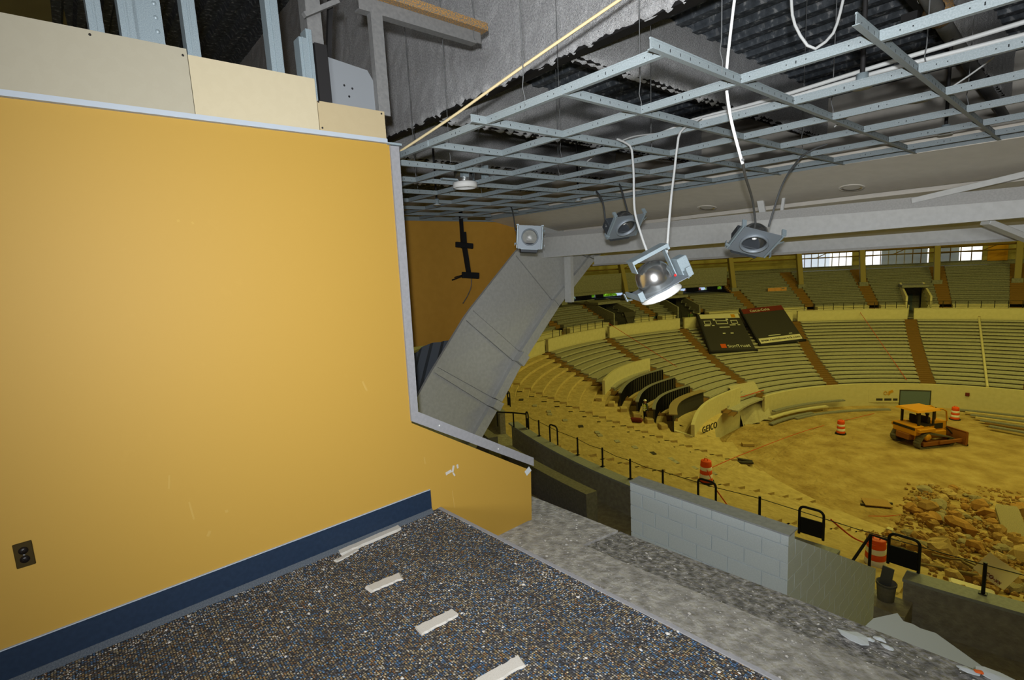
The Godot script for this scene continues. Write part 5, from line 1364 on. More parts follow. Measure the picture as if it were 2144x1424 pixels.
func vomitory() -> void:
	# sloping concrete slab where the rows were cut away
	var r := thing("entrance_ramp", "bare sloping slab where rows were cut away below the dark barriers", "ramp", "", "structure")
	var m := MB.new()
	for i in 9:
		var s0 := (1.0 + i) / ROWS; var s1 := (2.0 + i) / ROWS
		for q in 12:
			var f0 := q / 12.0; var f1 := (q + 1) / 12.0
			var A := bowl(lerpf(aisle_at(5, s0), aisle_at(6, s0), f0), s0, 0); var B := bowl(lerpf(aisle_at(5, s0), aisle_at(6, s0), f1), s0, 0)
			var D := bowl(lerpf(aisle_at(5, s1), aisle_at(6, s1), f1), s1, 0); var E2 := bowl(lerpf(aisle_at(5, s1), aisle_at(6, s1), f0), s1, 0)
			for p in [0]:
				A.y = slope_y(A.x, A.z) - 0.35; B.y = slope_y(B.x, B.z) - 0.35; D.y = slope_y(D.x, D.z) - 0.35; E2.y = slope_y(E2.x, E2.z) - 0.35
			m.quad(B, A, E2, D)
	obj("slab", m, M.dusty_tread, r)
	settle(r)
	# barriers
	var bars := [[Vector3(-24.4, -9.95, -31.7), Vector3(-27.2, -10.15, -41.8), 1.25, "slatted dark barrier in the bowl, highest of the four"], [Vector3(-22.6, -10.35, -31.4), Vector3(-25.4, -10.6, -41.0), 1.3, "slatted dark barrier behind the worker, second of the four"],
		[Vector3(-21.1, -10.65, -31.35), Vector3(-23.6, -11.0, -40.4), 1.3, "slatted dark barrier, third of the four"], [Vector3(-19.75, -10.95, -31.75), Vector3(-22.45, -11.4, -40.8), 1.35, "solid dark barrier with a tan top, lowest of the four"]]
	for k in bars.size():
		var q: Array = bars[k]
		var t := thing("curved_barrier", q[3], "barrier", "dark barriers in the lower bowl")
		var pts := arc(q[0], q[1], 0.9, 14)
		obj("panel", curved_wall(pts, -0.3, [q[2], q[2]], 0.1), M.barrier_dark, t)
		var cp := []
		for p in pts: cp.append(p + Vector3(0, q[2] + 0.02, 0))
		obj("cap_rail", curved_wall(cp, -0.02, [0.05, 0.05], 0.24 if k < 3 else 0.6), M.barrier_cap if k == 3 else M.ledge_concrete, t)
		if k < 3:
			for p in arc(q[0], q[1], 0.9, 26):
				var sd: Vector3 = (Vector3(C0.x, 0, C0.y) - Vector3(p.x, 0, p.z)).normalized()
				obj("upright", MB.new().box(p + sd * 0.1 + Vector3(0, q[2] / 2, 0), Vector3(0.07, q[2] - 0.04, 0.07), Basis(Vector3.UP, atan2(sd.x, sd.z))), M.matte_black, t)
			obj("kick_board", curved_wall(arc(q[0] + Vector3(0.35, -0.28, 0.1), q[1] + Vector3(0.3, -0.28, 0), 0.9, 10), 0.0, [0.18, 0.18], 0.25), M.plank_wood, t)
		settle(t)
	# cream wing walls
	var wa := thing("wall_entrance_upper", "short cream wing wall above the dark barriers", "wall", "", "structure")
	obj("wing", curved_wall(arc(Vector3(-26.4, -9.5, -32.2), Vector3(-29.2, -9.6, -42.7), 0.9, 12), -0.4, [1.45, 1.45], 0.22), M.cream_wall, wa)
	settle(wa)
	var wb := thing("wall_entrance_lower", "cream wing wall with lettering beside the hanging tarp", "wall", "", "structure")
	obj("wing", curved_wall(arc(Vector3(-18.55, -11.9, -32.3), Vector3(-21.3, -12.4, -45.1), 1.0, 12), -2.0, [1.7, 1.95], 0.25), M.cream_wall, wb)
	obj("return_wall", curved_wall([Vector3(-18.55, -11.9, -32.3), Vector3(-19.7, -11.6, -31.8)], -2.0, [0.9, 0.9], 0.25), M.cream_wall, wb)
	var tm := TextMesh.new(); tm.text = "GEICO"; tm.font_size = 64; tm.pixel_size = 0.0105; tm.depth = 0.04
	var lt := put(tm, "lettering", wb, Vector3(-18.66, -11.05, -34.9), Basis(Vector3.UP, deg_to_rad(90 - 3)))
	tm.material = M.print_dark
	settle(wb)
	# tarp draped into the gap
	var tp := MB.new()
	var a0 := Vector3(-23.0, -10.85, -46.5); var a1 := Vector3(-22.2, -10.9, -50.0); var b0 := Vector3(-21.0, -13.97, -44.9); var b1 := Vector3(-19.7, -13.97, -48.3)
	tp.grp = 1
	var f := func(u: float, v2: float) -> Vector3:
		var top := a0.lerp(a1, u); var bot := b0.lerp(b1, u)
		var p := top.lerp(bot, v2)
		p.y = lerpf(top.y, bot.y, pow(v2, 1.4)) + 0.12 * sin(u * 17.0) * v2
		return p + Vector3(0.25 * sin(u * 12.0 + v2 * 2.0) * v2, 0, 0)
	for i in 16:
		for j in 10:
			tp.quad(f.call(i / 16.0, (j + 1) / 10.0), f.call((i + 1) / 16.0, (j + 1) / 10.0), f.call((i + 1) / 16.0, j / 10.0), f.call(i / 16.0, j / 10.0))
	tp.grp = -1
	tag(obj("hanging_tarp", tp, M.tarp), "dusty pale tarp draped down a gap in the floor wall", "tarp")
	tag(obj("marker_tape", MB.new().tube([Vector3(-21.9, -11.6, -44.8), Vector3(-21.3, -11.5, -46.4), Vector3(-20.6, -11.3, -48.6)], 0.04, 5), M.red_rope), "red tape stretched across the hanging tarp", "tape")
	# blocks left standing below the ramp
	for i in 6:
		var p := Vector3(-19.2 + i * 0.38, 0, -31.0 + i * 0.05 * i)
		p = Vector3(-25.6 + i * 1.05, 0, -30.7 - 0.12 * i)
		p.y = slope_y(p.x, p.z) - 0.05
		tag(obj("concrete_stub", MB.new().bevel(p + Vector3(0, 0.15, 0), Vector3(0.5, 0.4, 0.7), 0.03, Basis(Vector3.UP, 0.5 + 0.1 * i)), M.dusty_tread), NTH[i] + " broken concrete stub from the left in the line below the dark barriers", "stub", "concrete stubs below the barriers")
	tag(obj("red_sack", MB.new().bevel(Vector3(-21.6, slope_y(-21.6, -29.9) + 0.15, -29.9), Vector3(0.9, 0.3, 0.35), 0.08, Basis(Vector3.UP, 0.4)), M.board_red), "dark red bundle lying left of the worker", "bundle")
	# sign and door on the far floor wall
	var sg := thing("wall_sign", "cream sign with a gold emblem and dark lettering on the floor wall", "sign")
	var sp := bowl(233.2, 0, -13.0, -0.16); var un := (Vector3(C0.x, 0, C0.y) - Vector3(sp.x, 0, sp.z)).normalized()
	var sb := Basis(Vector3.UP.cross(un), Vector3.UP, un)
	obj("board", MB.new().box(sp, Vector3(3.1, 1.35, 0.05), sb), M.cream_wall, sg)
	for q in [[-0.12, 0.30, 0.17], [0.18, 0.18, 0.10]]:
		obj("emblem_ring", MB.new().lathe([Vector2(q[2] - 0.05, 0.0), Vector2(q[2] - 0.05, 0.03), Vector2(q[2], 0.03), Vector2(q[2], 0.0)], 18, Transform3D(Basis(sb.x, un, sb.y * -1.0), sp + sb.x * q[0] + sb.y * q[1] + un * 0.03)), M.print_gold, sg)
	obj("emblem_wing", MB.new().bevel(sp + sb.x * 0.34 + sb.y * 0.42 + un * 0.04, Vector3(0.42, 0.26, 0.03), 0.01, sb * Basis(Vector3(0, 0, 1), 0.5)), M.print_gold, sg)
	for q in [[-0.62, 0.62], [0.12, 0.68], [0.76, 0.44]]:
		obj("lettering", MB.new().box(sp + sb.x * q[0] - sb.y * 0.36 + un * 0.03, Vector3(q[1] - 0.06, 0.22, 0.02), sb), M.board_black, sg)
	settle(sg)
	var dp := bowl(241.0, 0, -13.2, -0.16); var du := (Vector3(C0.x, 0, C0.y) - Vector3(dp.x, 0, dp.z)).normalized()
	var db := Basis(Vector3.UP.cross(du), Vector3.UP, du)
	var dr := thing("door_1", "blue-grey door panel in the cream floor wall behind the bulldozer", "door", "", "structure")
	obj("leaf", MB.new().box(dp, Vector3(2.4, 1.5, 0.06), db), M.blue_grey_door, dr)
	obj("frame", MB.new().box(dp + db.y * 0.78, Vector3(2.55, 0.08, 0.1), db).box(dp + db.x * 1.23, Vector3(0.08, 1.6, 0.1), db).box(dp - db.x * 1.23, Vector3(0.08, 1.6, 0.1), db), M.barrier_dark, dr)
	settle(dr)
	var rb := bowl(254.0, 0, -12.55, -0.15)
	tag(obj("alarm_box", MB.new().bevel(rb, Vector3(0.3, 0.3, 0.12), 0.02), M.board_red), "small dark red box on the cream floor wall", "box")
	# long boards stacked along the wall
	var bl := [[184.0, 205.0, 1.2, 0.20, "long grey bleacher plank against the floor wall, lowest"], [186.0, 212.0, 0.85, 0.55, "long cream bleacher plank on the stack, second"], [190.0, 219.0, 0.5, 0.9, "long grey bleacher plank on the stack, topmost"], [196.0, 232.0, 1.5, 0.12, "curved grey plank lying before the sign"]]
	for q in bl:
		var k := 8
		var bm := MB.new()
		for i in k:
			var d0 := lerpf(q[0], q[1], float(i) / k); var d1 := lerpf(q[0], q[1], float(i + 1) / k)
			bm.hexa(bowl(d0, 0, YF + q[3] - 0.12, -q[2] - 0.4), bowl(d1, 0, YF + q[3] - 0.12, -q[2] - 0.4), bowl(d1, 0, YF + q[3] - 0.12, -q[2]), bowl(d0, 0, YF + q[3] - 0.12, -q[2]), bowl(d0, 0, YF + q[3], -q[2] - 0.4), bowl(d1, 0, YF + q[3], -q[2] - 0.4), bowl(d1, 0, YF + q[3], -q[2]), bowl(d0, 0, YF + q[3], -q[2]))
		tag(obj("bleacher_plank", bm, M.cream_wall if q[3] == 0.55 else M.ledge_concrete), q[4], "plank")
	for i in 7:
		var d0 := 250.0 + i * 0.8
		var p := bowl(d0 + 2, 0, YF + 0.15 + 0.03 * i, -1.0 - i * 0.9); var p2 := bowl(d0 + 26.0, 0, YF + 0.15 + 0.03 * i, -0.6 - i * 1.1)
		tag(obj("bleacher_plank", MB.new().box((p + p2) / 2, Vector3(0.35, 0.12, p.distance_to(p2)), Basis.looking_at((p2 - p).normalized())), [M.ledge_concrete, M.dusty_tread, M.aisle_orange][[0, 1, 0, 1, 0, 2, 0][i]]), NTH[i] + " long plank of the spread at the right, counted from the floor wall", "plank", "planks spread at the right")

# ---------------------------------------------------------------- fallen scoreboards
func text_on(parent: Node, s: String, size: float, at: Vector3, b: Basis, m: Material) -> void:
	var t := TextMesh.new(); t.text = s; t.font_size = 48; t.pixel_size = size / 48.0; t.depth = 0.05
	t.material = m
	put(t, "lettering", parent, at, b)

func boards() -> void:
	# each board lies on the rows: corners top-left, top-right, bottom-right, bottom-left
	var q1 := [Vector3(-32.6, -5.55, -58.0), Vector3(-29.6, -5.6, -62.6), Vector3(-25.28, -9.1, -57.37), Vector3(-28.25, -8.9, -53.0)]
	var q2 := [Vector3(-29.5, -5.3, -62.7), Vector3(-26.3, -5.15, -66.3), Vector3(-22.5, -8.6, -63.5), Vector3(-25.4, -8.8, -58.9)]
	var labs := ["dark scoreboard panel with cream header lying on the rows, left of two", "dark board with a red top and cream foot lying on the rows, right of two"]
	for n in 2:
		var q: Array = q1 if n == 0 else q2
		var t := thing("fallen_scoreboard", labs[n], "scoreboard", "fallen scoreboards")
		var o: Vector3 = q[3]; var ux: Vector3 = q[2] - q[3]; var uy: Vector3 = q[0] - q[3]
		var nn := ux.cross(uy).normalized()
		var P := func(u: float, v2: float, h: float) -> Vector3: return o + ux * u + uy * v2 + nn * h
		var slab := func(u0: float, u1: float, v0: float, v1: float, h0: float, h1: float) -> MB:
			return MB.new().hexa(P.call(u0, v0, h0), P.call(u0, v1, h0), P.call(u1, v1, h0), P.call(u1, v0, h0), P.call(u0, v0, h1), P.call(u0, v1, h1), P.call(u1, v1, h1), P.call(u1, v0, h1))
		obj("panel", slab.call(0.0, 1.0, 0.0, 1.0, -0.3, 0.0), M.board_black, t)
		var B := Basis(ux.normalized(), nn.cross(ux.normalized()), nn)
		var L := ux.length()
		if n == 0:
			obj("header", slab.call(0.03, 0.98, 0.87, 0.99, 0.0, 0.03), M.board_cream, t)
			for k in 3:
				var u0: float = [0.08, 0.36, 0.72][k]; var u1: float = [0.24, 0.64, 0.88][k]
				obj("digit_frame", slab.call(u0, u1, 0.70, 0.715, 0.0, 0.03), M.print_light, t)
				obj("digit_frame", slab.call(u0, u1, 0.79, 0.805, 0.0, 0.03), M.print_light, t)
				obj("digit_frame", slab.call(u0, u0 + 0.015, 0.70, 0.80, 0.0, 0.03), M.print_light, t)
				obj("digit_frame", slab.call(u1 - 0.015, u1, 0.70, 0.80, 0.0, 0.03), M.print_light, t)
			for u in [0.31, 0.62]: obj("lamp_square", slab.call(u, u + 0.055, 0.81, 0.855, 0.0, 0.03), M.print_light, t)
			for k in [[0.06, 0.20, 0.655], [0.24, 0.30, 0.655], [0.66, 0.80, 0.655], [0.85, 0.91, 0.655], [0.40, 0.64, 0.60], [0.42, 0.48, 0.43], [0.6, 0.67, 0.43]]:
				obj("print_bar", slab.call(k[0], k[1], k[2], k[2] + 0.022, 0.0, 0.03), M.print_light, t)
			obj("orange_mark", slab.call(0.26, 0.38, 0.06, 0.16, 0.0, 0.03), M.print_orange, t)
			obj("header_mark", slab.call(0.78, 0.88, 0.88, 0.97, 0.03, 0.05), M.print_gold, t)
			text_on(t, "SunTrust", 0.62, P.call(0.66, 0.10, 0.02), B, M.print_light)
		else:
			obj("header", slab.call(0.0, 1.0, 0.86, 1.0, 0.0, 0.03), M.board_red, t)
			obj("foot_band", slab.call(0.02, 0.98, 0.02, 0.15, 0.0, 0.03), M.board_cream, t)
			obj("print_bar", slab.call(0.28, 0.56, 0.19, 0.205, 0.0, 0.03), M.print_light, t)
			obj("print_bar", slab.call(0.76, 0.83, 0.19, 0.205, 0.0, 0.03), M.print_light, t)
			text_on(t, "Coca-Cola", 0.55, P.call(0.42, 0.92, 0.03), B, M.print_light)
			text_on(t, "www.ramblinwreck.com", 0.42, P.call(0.5, 0.085, 0.03), B, M.print_dark)
		obj("bottom_frame", slab.call(-0.04, 1.04, -0.035, 0.0, -0.3, 0.05), M.print_dark, t)
		obj("side_frame", slab.call(-0.03, 0.0, -0.03, 1.03, -0.3, 0.05), M.print_dark, t)
		settle(t)

# ---------------------------------------------------------------- drums and bulldozer
func drum(p: Vector3, label: String) -> void:
	var t := thing("traffic_drum", label, "traffic drum", "orange traffic drums")
	var H := 1.12; var x := Transform3D(Basis.IDENTITY, p)
	obj("rubber_base", MB.new().lathe([Vector2(0.0, 0.0), Vector2(0.42, 0.0), Vector2(0.40, 0.08), Vector2(0.30, 0.09)], 16, x), M.rubber, t)
	var bands := [[0.05, 0.24, 0], [0.24, 0.42, 1], [0.42, 0.60, 0], [0.60, 0.76, 1], [0.76, 1.02, 0]]
	for b in bands:
		var r0: float = 0.335 - 0.075 * b[0]; var r1: float = 0.335 - 0.075 * b[1]
		var prof := [Vector2(r0 - 0.012, b[0] * H), Vector2(r0, b[0] * H + 0.02), Vector2(r1, b[1] * H - 0.02), Vector2(r1 - 0.012, b[1] * H)]
		if b[1] > 1.0: prof.append(Vector2(0.2, b[1] * H + 0.01)); prof.append(Vector2(0.0, b[1] * H + 0.01))
		obj("stripe" if b[2] else "shell", MB.new().lathe(prof, 20, x), M.drum_white if b[2] else M.drum_orange, t)
	obj("handle", MB.new().tube([p + Vector3(-0.1, H * 1.02, 0), p + Vector3(-0.08, H * 1.12, 0), p + Vector3(0.08, H * 1.12, 0), p + Vector3(0.1, H * 1.02, 0)], 0.02, 6), M.drum_orange, t)
	settle(t)

func machines() -> void:
	drum(Vector3(-12.67, ground(-12.67, -23.32), -23.32), "orange and white drum just beyond the open hoop rail")
	drum(Vector3(-13.98, YF, -48.17), "orange and white drum standing left of the bulldozer")
	drum(Vector3(-8.03, YF, -58.03), "orange and white drum farthest away, right of the bulldozer")
	drum(Vector3(-4.36, ground(-4.36, -18.99), -18.99), "orange and white drum half hidden by the slanting handrail")
	# bulldozer: local +x is forward (blade), +z its right side
	var t := thing("bulldozer", "yellow crawler bulldozer with a canopy standing on the dirt floor", "bulldozer")
	for s in [-1.0, 1.0]:
		# track loop
		var prof := [Vector2(-1.55, 0.02), Vector2(1.35, 0.02), Vector2(1.62, 0.16), Vector2(1.72, 0.42), Vector2(1.55, 0.66), Vector2(1.25, 0.74), Vector2(-0.75, 1.28), Vector2(-1.1, 1.32), Vector2(-1.38, 1.16), Vector2(-1.78, 0.45), Vector2(-1.72, 0.16)]
		var tr := MB.new()
		var inner := []
		for p in prof: inner.append(Vector2(p.x * 0.93, (p.y - 0.6) * 0.82 + 0.6))
		for i in prof.size():
			var a: Vector2 = prof[i]; var b: Vector2 = prof[(i + 1) % prof.size()]; var c: Vector2 = inner[i]; var d: Vector2 = inner[(i + 1) % prof.size()]
			var z0: float = s * 1.1 - 0.27; var z1: float = s * 1.1 + 0.27
			tr.quad(Vector3(a.x, a.y, z0), Vector3(a.x, a.y, z1), Vector3(b.x, b.y, z1), Vector3(b.x, b.y, z0))
			tr.quad(Vector3(c.x, c.y, z1), Vector3(c.x, c.y, z0), Vector3(d.x, d.y, z0), Vector3(d.x, d.y, z1))
			tr.quad(Vector3(a.x, a.y, z1), Vector3(c.x, c.y, z1), Vector3(d.x, d.y, z1), Vector3(b.x, b.y, z1))
			tr.quad(Vector3(b.x, b.y, z0), Vector3(d.x, d.y, z0), Vector3(c.x, c.y, z0), Vector3(a.x, a.y, z0))
		var track := obj("track", tr, M.dozer_track, t)
		# shoes round the loop
		for i in prof.size():
			var a: Vector2 = prof[i]; var b: Vector2 = prof[(i + 1) % prof.size()]
			var k := maxi(1, int(a.distance_to(b) / 0.2))
			for j in k:
				var p := a.lerp(b, (j + 0.5) / k); var ang := (b - a).angle()
				obj("track_shoe", MB.new().box(Vector3(p.x, p.y, s * 1.1) - track.position, Vector3(0.15, 0.05, 0.56), Basis(Vector3(0, 0, 1), ang)), M.dozer_track, track)
		obj("track_frame", MB.new().bevel(Vector3(0, 0.36, s * 1.13), Vector3(2.7, 0.34, 0.5), 0.03), M.dozer_rust, t)
		obj("sprocket", MB.new().lathe([Vector2(0.0, 0.0), Vector2(0.3, 0.0), Vector2(0.32, 0.12), Vector2(0.22, 0.28), Vector2(0.0, 0.28)], 14, Transform3D(Basis(Vector3(1, 0, 0), PI / 2 * s), Vector3(-0.95, 0.98, s * 1.15))), M.dozer_yellow, t)
		obj("idler", MB.new().lathe([Vector2(0.0, 0.0), Vector2(0.32, 0.0), Vector2(0.32, 0.18), Vector2(0.0, 0.2)], 14, Transform3D(Basis(Vector3(1, 0, 0), PI / 2 * s), Vector3(1.32, 0.38, s * 1.18))), M.dozer_dark, t)
		obj("push_arm", MB.new().box(Vector3(1.2, 0.45, s * 1.46), Vector3(2.3, 0.24, 0.14)), M.dozer_rust, t)
		obj("fender", MB.new().bevel(Vector3(-1.0, 1.52, s * 0.98), Vector3(1.5, 0.3, 0.75), 0.04), M.dozer_yellow, t)
	obj("chassis", MB.new().bevel(Vector3(0.0, 0.85, 0), Vector3(3.0, 0.6, 1.5), 0.04), M.dozer_yellow, t)
	obj("hood", MB.new().hexa(Vector3(0.15, 1.1, -0.52), Vector3(1.75, 1.0, -0.48), Vector3(1.75, 1.0, 0.48), Vector3(0.15, 1.1, 0.52), Vector3(0.15, 2.05, -0.48), Vector3(1.72, 1.85, -0.45), Vector3(1.72, 1.85, 0.45), Vector3(0.15, 2.05, 0.48)), M.dozer_yellow, t)
	obj("radiator_grille", MB.new().box(Vector3(1.78, 1.4, 0), Vector3(0.06, 0.8, 0.86)), M.dozer_dark, t)
	obj("engine_vent", MB.new().box(Vector3(0.95, 1.5, 0.5), Vector3(0.8, 0.45, 0.05)).box(Vector3(0.95, 1.5, -0.5), Vector3(0.8, 0.45, 0.05)), M.dozer_dark, t)
	obj("rear_body", MB.new().bevel(Vector3(-1.45, 1.45, 0), Vector3(0.9, 0.75, 2.1), 0.05), M.dozer_yellow, t)
	obj("dark_stripe", MB.new().box(Vector3(-1.91, 1.62, 0), Vector3(0.02, 0.2, 2.05)), M.dozer_dark, t)
	obj("counterweight", MB.new().bevel(Vector3(-1.75, 0.85, 0), Vector3(0.6, 0.5, 1.2), 0.04), M.dozer_rust, t)
	obj("cab_floor", MB.new().box(Vector3(-0.6, 1.72, 0), Vector3(1.6, 0.12, 1.5)), M.dozer_dark, t)
	obj("seat", MB.new().bevel(Vector3(-0.85, 2.0, 0), Vector3(0.5, 0.2, 0.55), 0.04).bevel(Vector3(-1.1, 2.3, 0), Vector3(0.16, 0.6, 0.55), 0.04), M.rubber, t)
	obj("dashboard", MB.new().bevel(Vector3(0.05, 2.05, 0), Vector3(0.25, 0.5, 0.9), 0.03), M.dozer_dark, t)
	for q in [[-1.3, -0.78], [-1.3, 0.78], [0.15, -0.72], [0.15, 0.72]]:
		obj("canopy_post", MB.new().bevel(Vector3(q[0], 2.4, q[1]), Vector3(0.14 if q[0] > 0 else 0.2, 1.4, 0.12), 0.01), M.dozer_dark, t)
	obj("canopy_roof", MB.new().hexa(Vector3(-1.75, 3.0, -1.05), Vector3(0.55, 3.0, -1.0), Vector3(0.55, 3.0, 1.0), Vector3(-1.75, 3.0, 1.05), Vector3(-1.65, 3.14, -0.95), Vector3(0.45, 3.14, -0.9), Vector3(0.45, 3.14, 0.9), Vector3(-1.65, 3.14, 0.95)), M.dozer_yellow, t)
	for s in [-0.5, 0.5]:
		obj("sweep_bar", MB.new().tube([Vector3(0.5, 3.02, s), Vector3(1.2, 2.95, s), Vector3(1.62, 2.72, s), Vector3(1.74, 1.85, s)], 0.06, 7), M.dozer_yellow, t)
	obj("exhaust_stack", MB.new().tube([Vector3(0.95, 1.9, 0.12), Vector3(0.95, 2.85, 0.12), Vector3(1.02, 3.0, 0.12)], 0.07, 9), M.dozer_dark, t)
	obj("air_cleaner", MB.new().lathe([Vector2(0.0, 0.0), Vector2(0.1, 0.0), Vector2(0.1, 0.35), Vector2(0.15, 0.38), Vector2(0.15, 0.48), Vector2(0, 0.5)], 12, Transform3D(Basis.IDENTITY, Vector3(0.5, 1.98, -0.15))), M.dozer_dark, t)
	var bl := MB.new()
	bl.grp = 1
	for i in 6:
		var a0 := lerpf(-0.65, 0.65, i / 6.0); var a1 := lerpf(-0.65, 0.65, (i + 1) / 6.0)
		var p0 := Vector2(2.75 - cos(a0) * 0.45, 0.62 + sin(a0) * 0.95); var p1 := Vector2(2.75 - cos(a1) * 0.45, 0.62 + sin(a1) * 0.95)
		bl.quad(Vector3(p0.x, p0.y, 1.75), Vector3(p0.x, p0.y, -1.75), Vector3(p1.x, p1.y, -1.75), Vector3(p1.x, p1.y, 1.75))
		bl.quad(Vector3(p0.x - 0.1, p0.y, -1.75), Vector3(p0.x - 0.1, p0.y, 1.75), Vector3(p1.x - 0.1, p1.y, 1.75), Vector3(p1.x - 0.1, p1.y, -1.75))
	bl.grp = -1
	for s in [-1.75, 1.75]:
		bl.box(Vector3(2.33, 0.62, s), Vector3(0.22, 1.1, 0.04))
	bl.box(Vector3(2.30, 1.2, 0), Vector3(0.12, 0.06, 3.5))
	obj("blade", bl, M.dozer_rust, t)
	obj("cutting_edge", MB.new().box(Vector3(2.42, 0.08, 0), Vector3(0.06, 0.16, 3.6)), M.dozer_dark, t)
	for s in [-0.6, 0.6]:
		obj("lift_cylinder", MB.new().tube([Vector3(1.6, 1.35, s), Vector3(2.2, 0.75, s)], 0.06, 7), M.dozer_dark, t)
	# heading: forward towards (0.53, -0.85) in (x, z)
	var f := Vector3(0.53, 0, -0.85).normalized()
	t.transform = Transform3D(Basis(f, Vector3.UP, f.cross(Vector3.UP)).scaled_local(Vector3.ONE * 0.93), Vector3(-8.75, YF + 0.04, -49.7))

# ---------------------------------------------------------------- rubble and litter
func rock(sd: int, flat: float) -> ArrayMesh:
	var r := RandomNumberGenerator.new(); r.seed = sd
	var m := MB.new()
	var n := 7; var rings := []
	for lv in [[-0.5, 0.62], [-0.12, 1.0], [0.28, 0.9], [0.5, 0.5]]:
		var ringp := []
		for k in n:
			var a := TAU * k / n + r.randf_range(-0.3, 0.3)
			var q: float = lv[1] * r.randf_range(0.72, 1.12) * 0.5
			ringp.append(Vector3(cos(a) * q * 1.2, (lv[0] + r.randf_range(-0.08, 0.08)) * flat, sin(a) * q))
		rings.append(ringp)
	for i in 3:
		for k in n: m.quad(rings[i][(k + 1) % n], rings[i][k], rings[i + 1][k], rings[i + 1][(k + 1) % n])
	for k in range(1, n - 1):
		m.tri(rings[3][0], rings[3][k + 1], rings[3][k]); m.tri(rings[0][0], rings[0][k], rings[0][k + 1])
	return m.mesh()

func pile_y(x: float, z: float) -> float:
	var n := sin(x * 1.9 + z * 0.7) * 0.10 + sin(x * 0.8 - z * 1.3) * 0.14
	return maxf(-9.35 + (z + 20.0) * 0.235 + n * 0.8, ground(x, z) + 0.02)

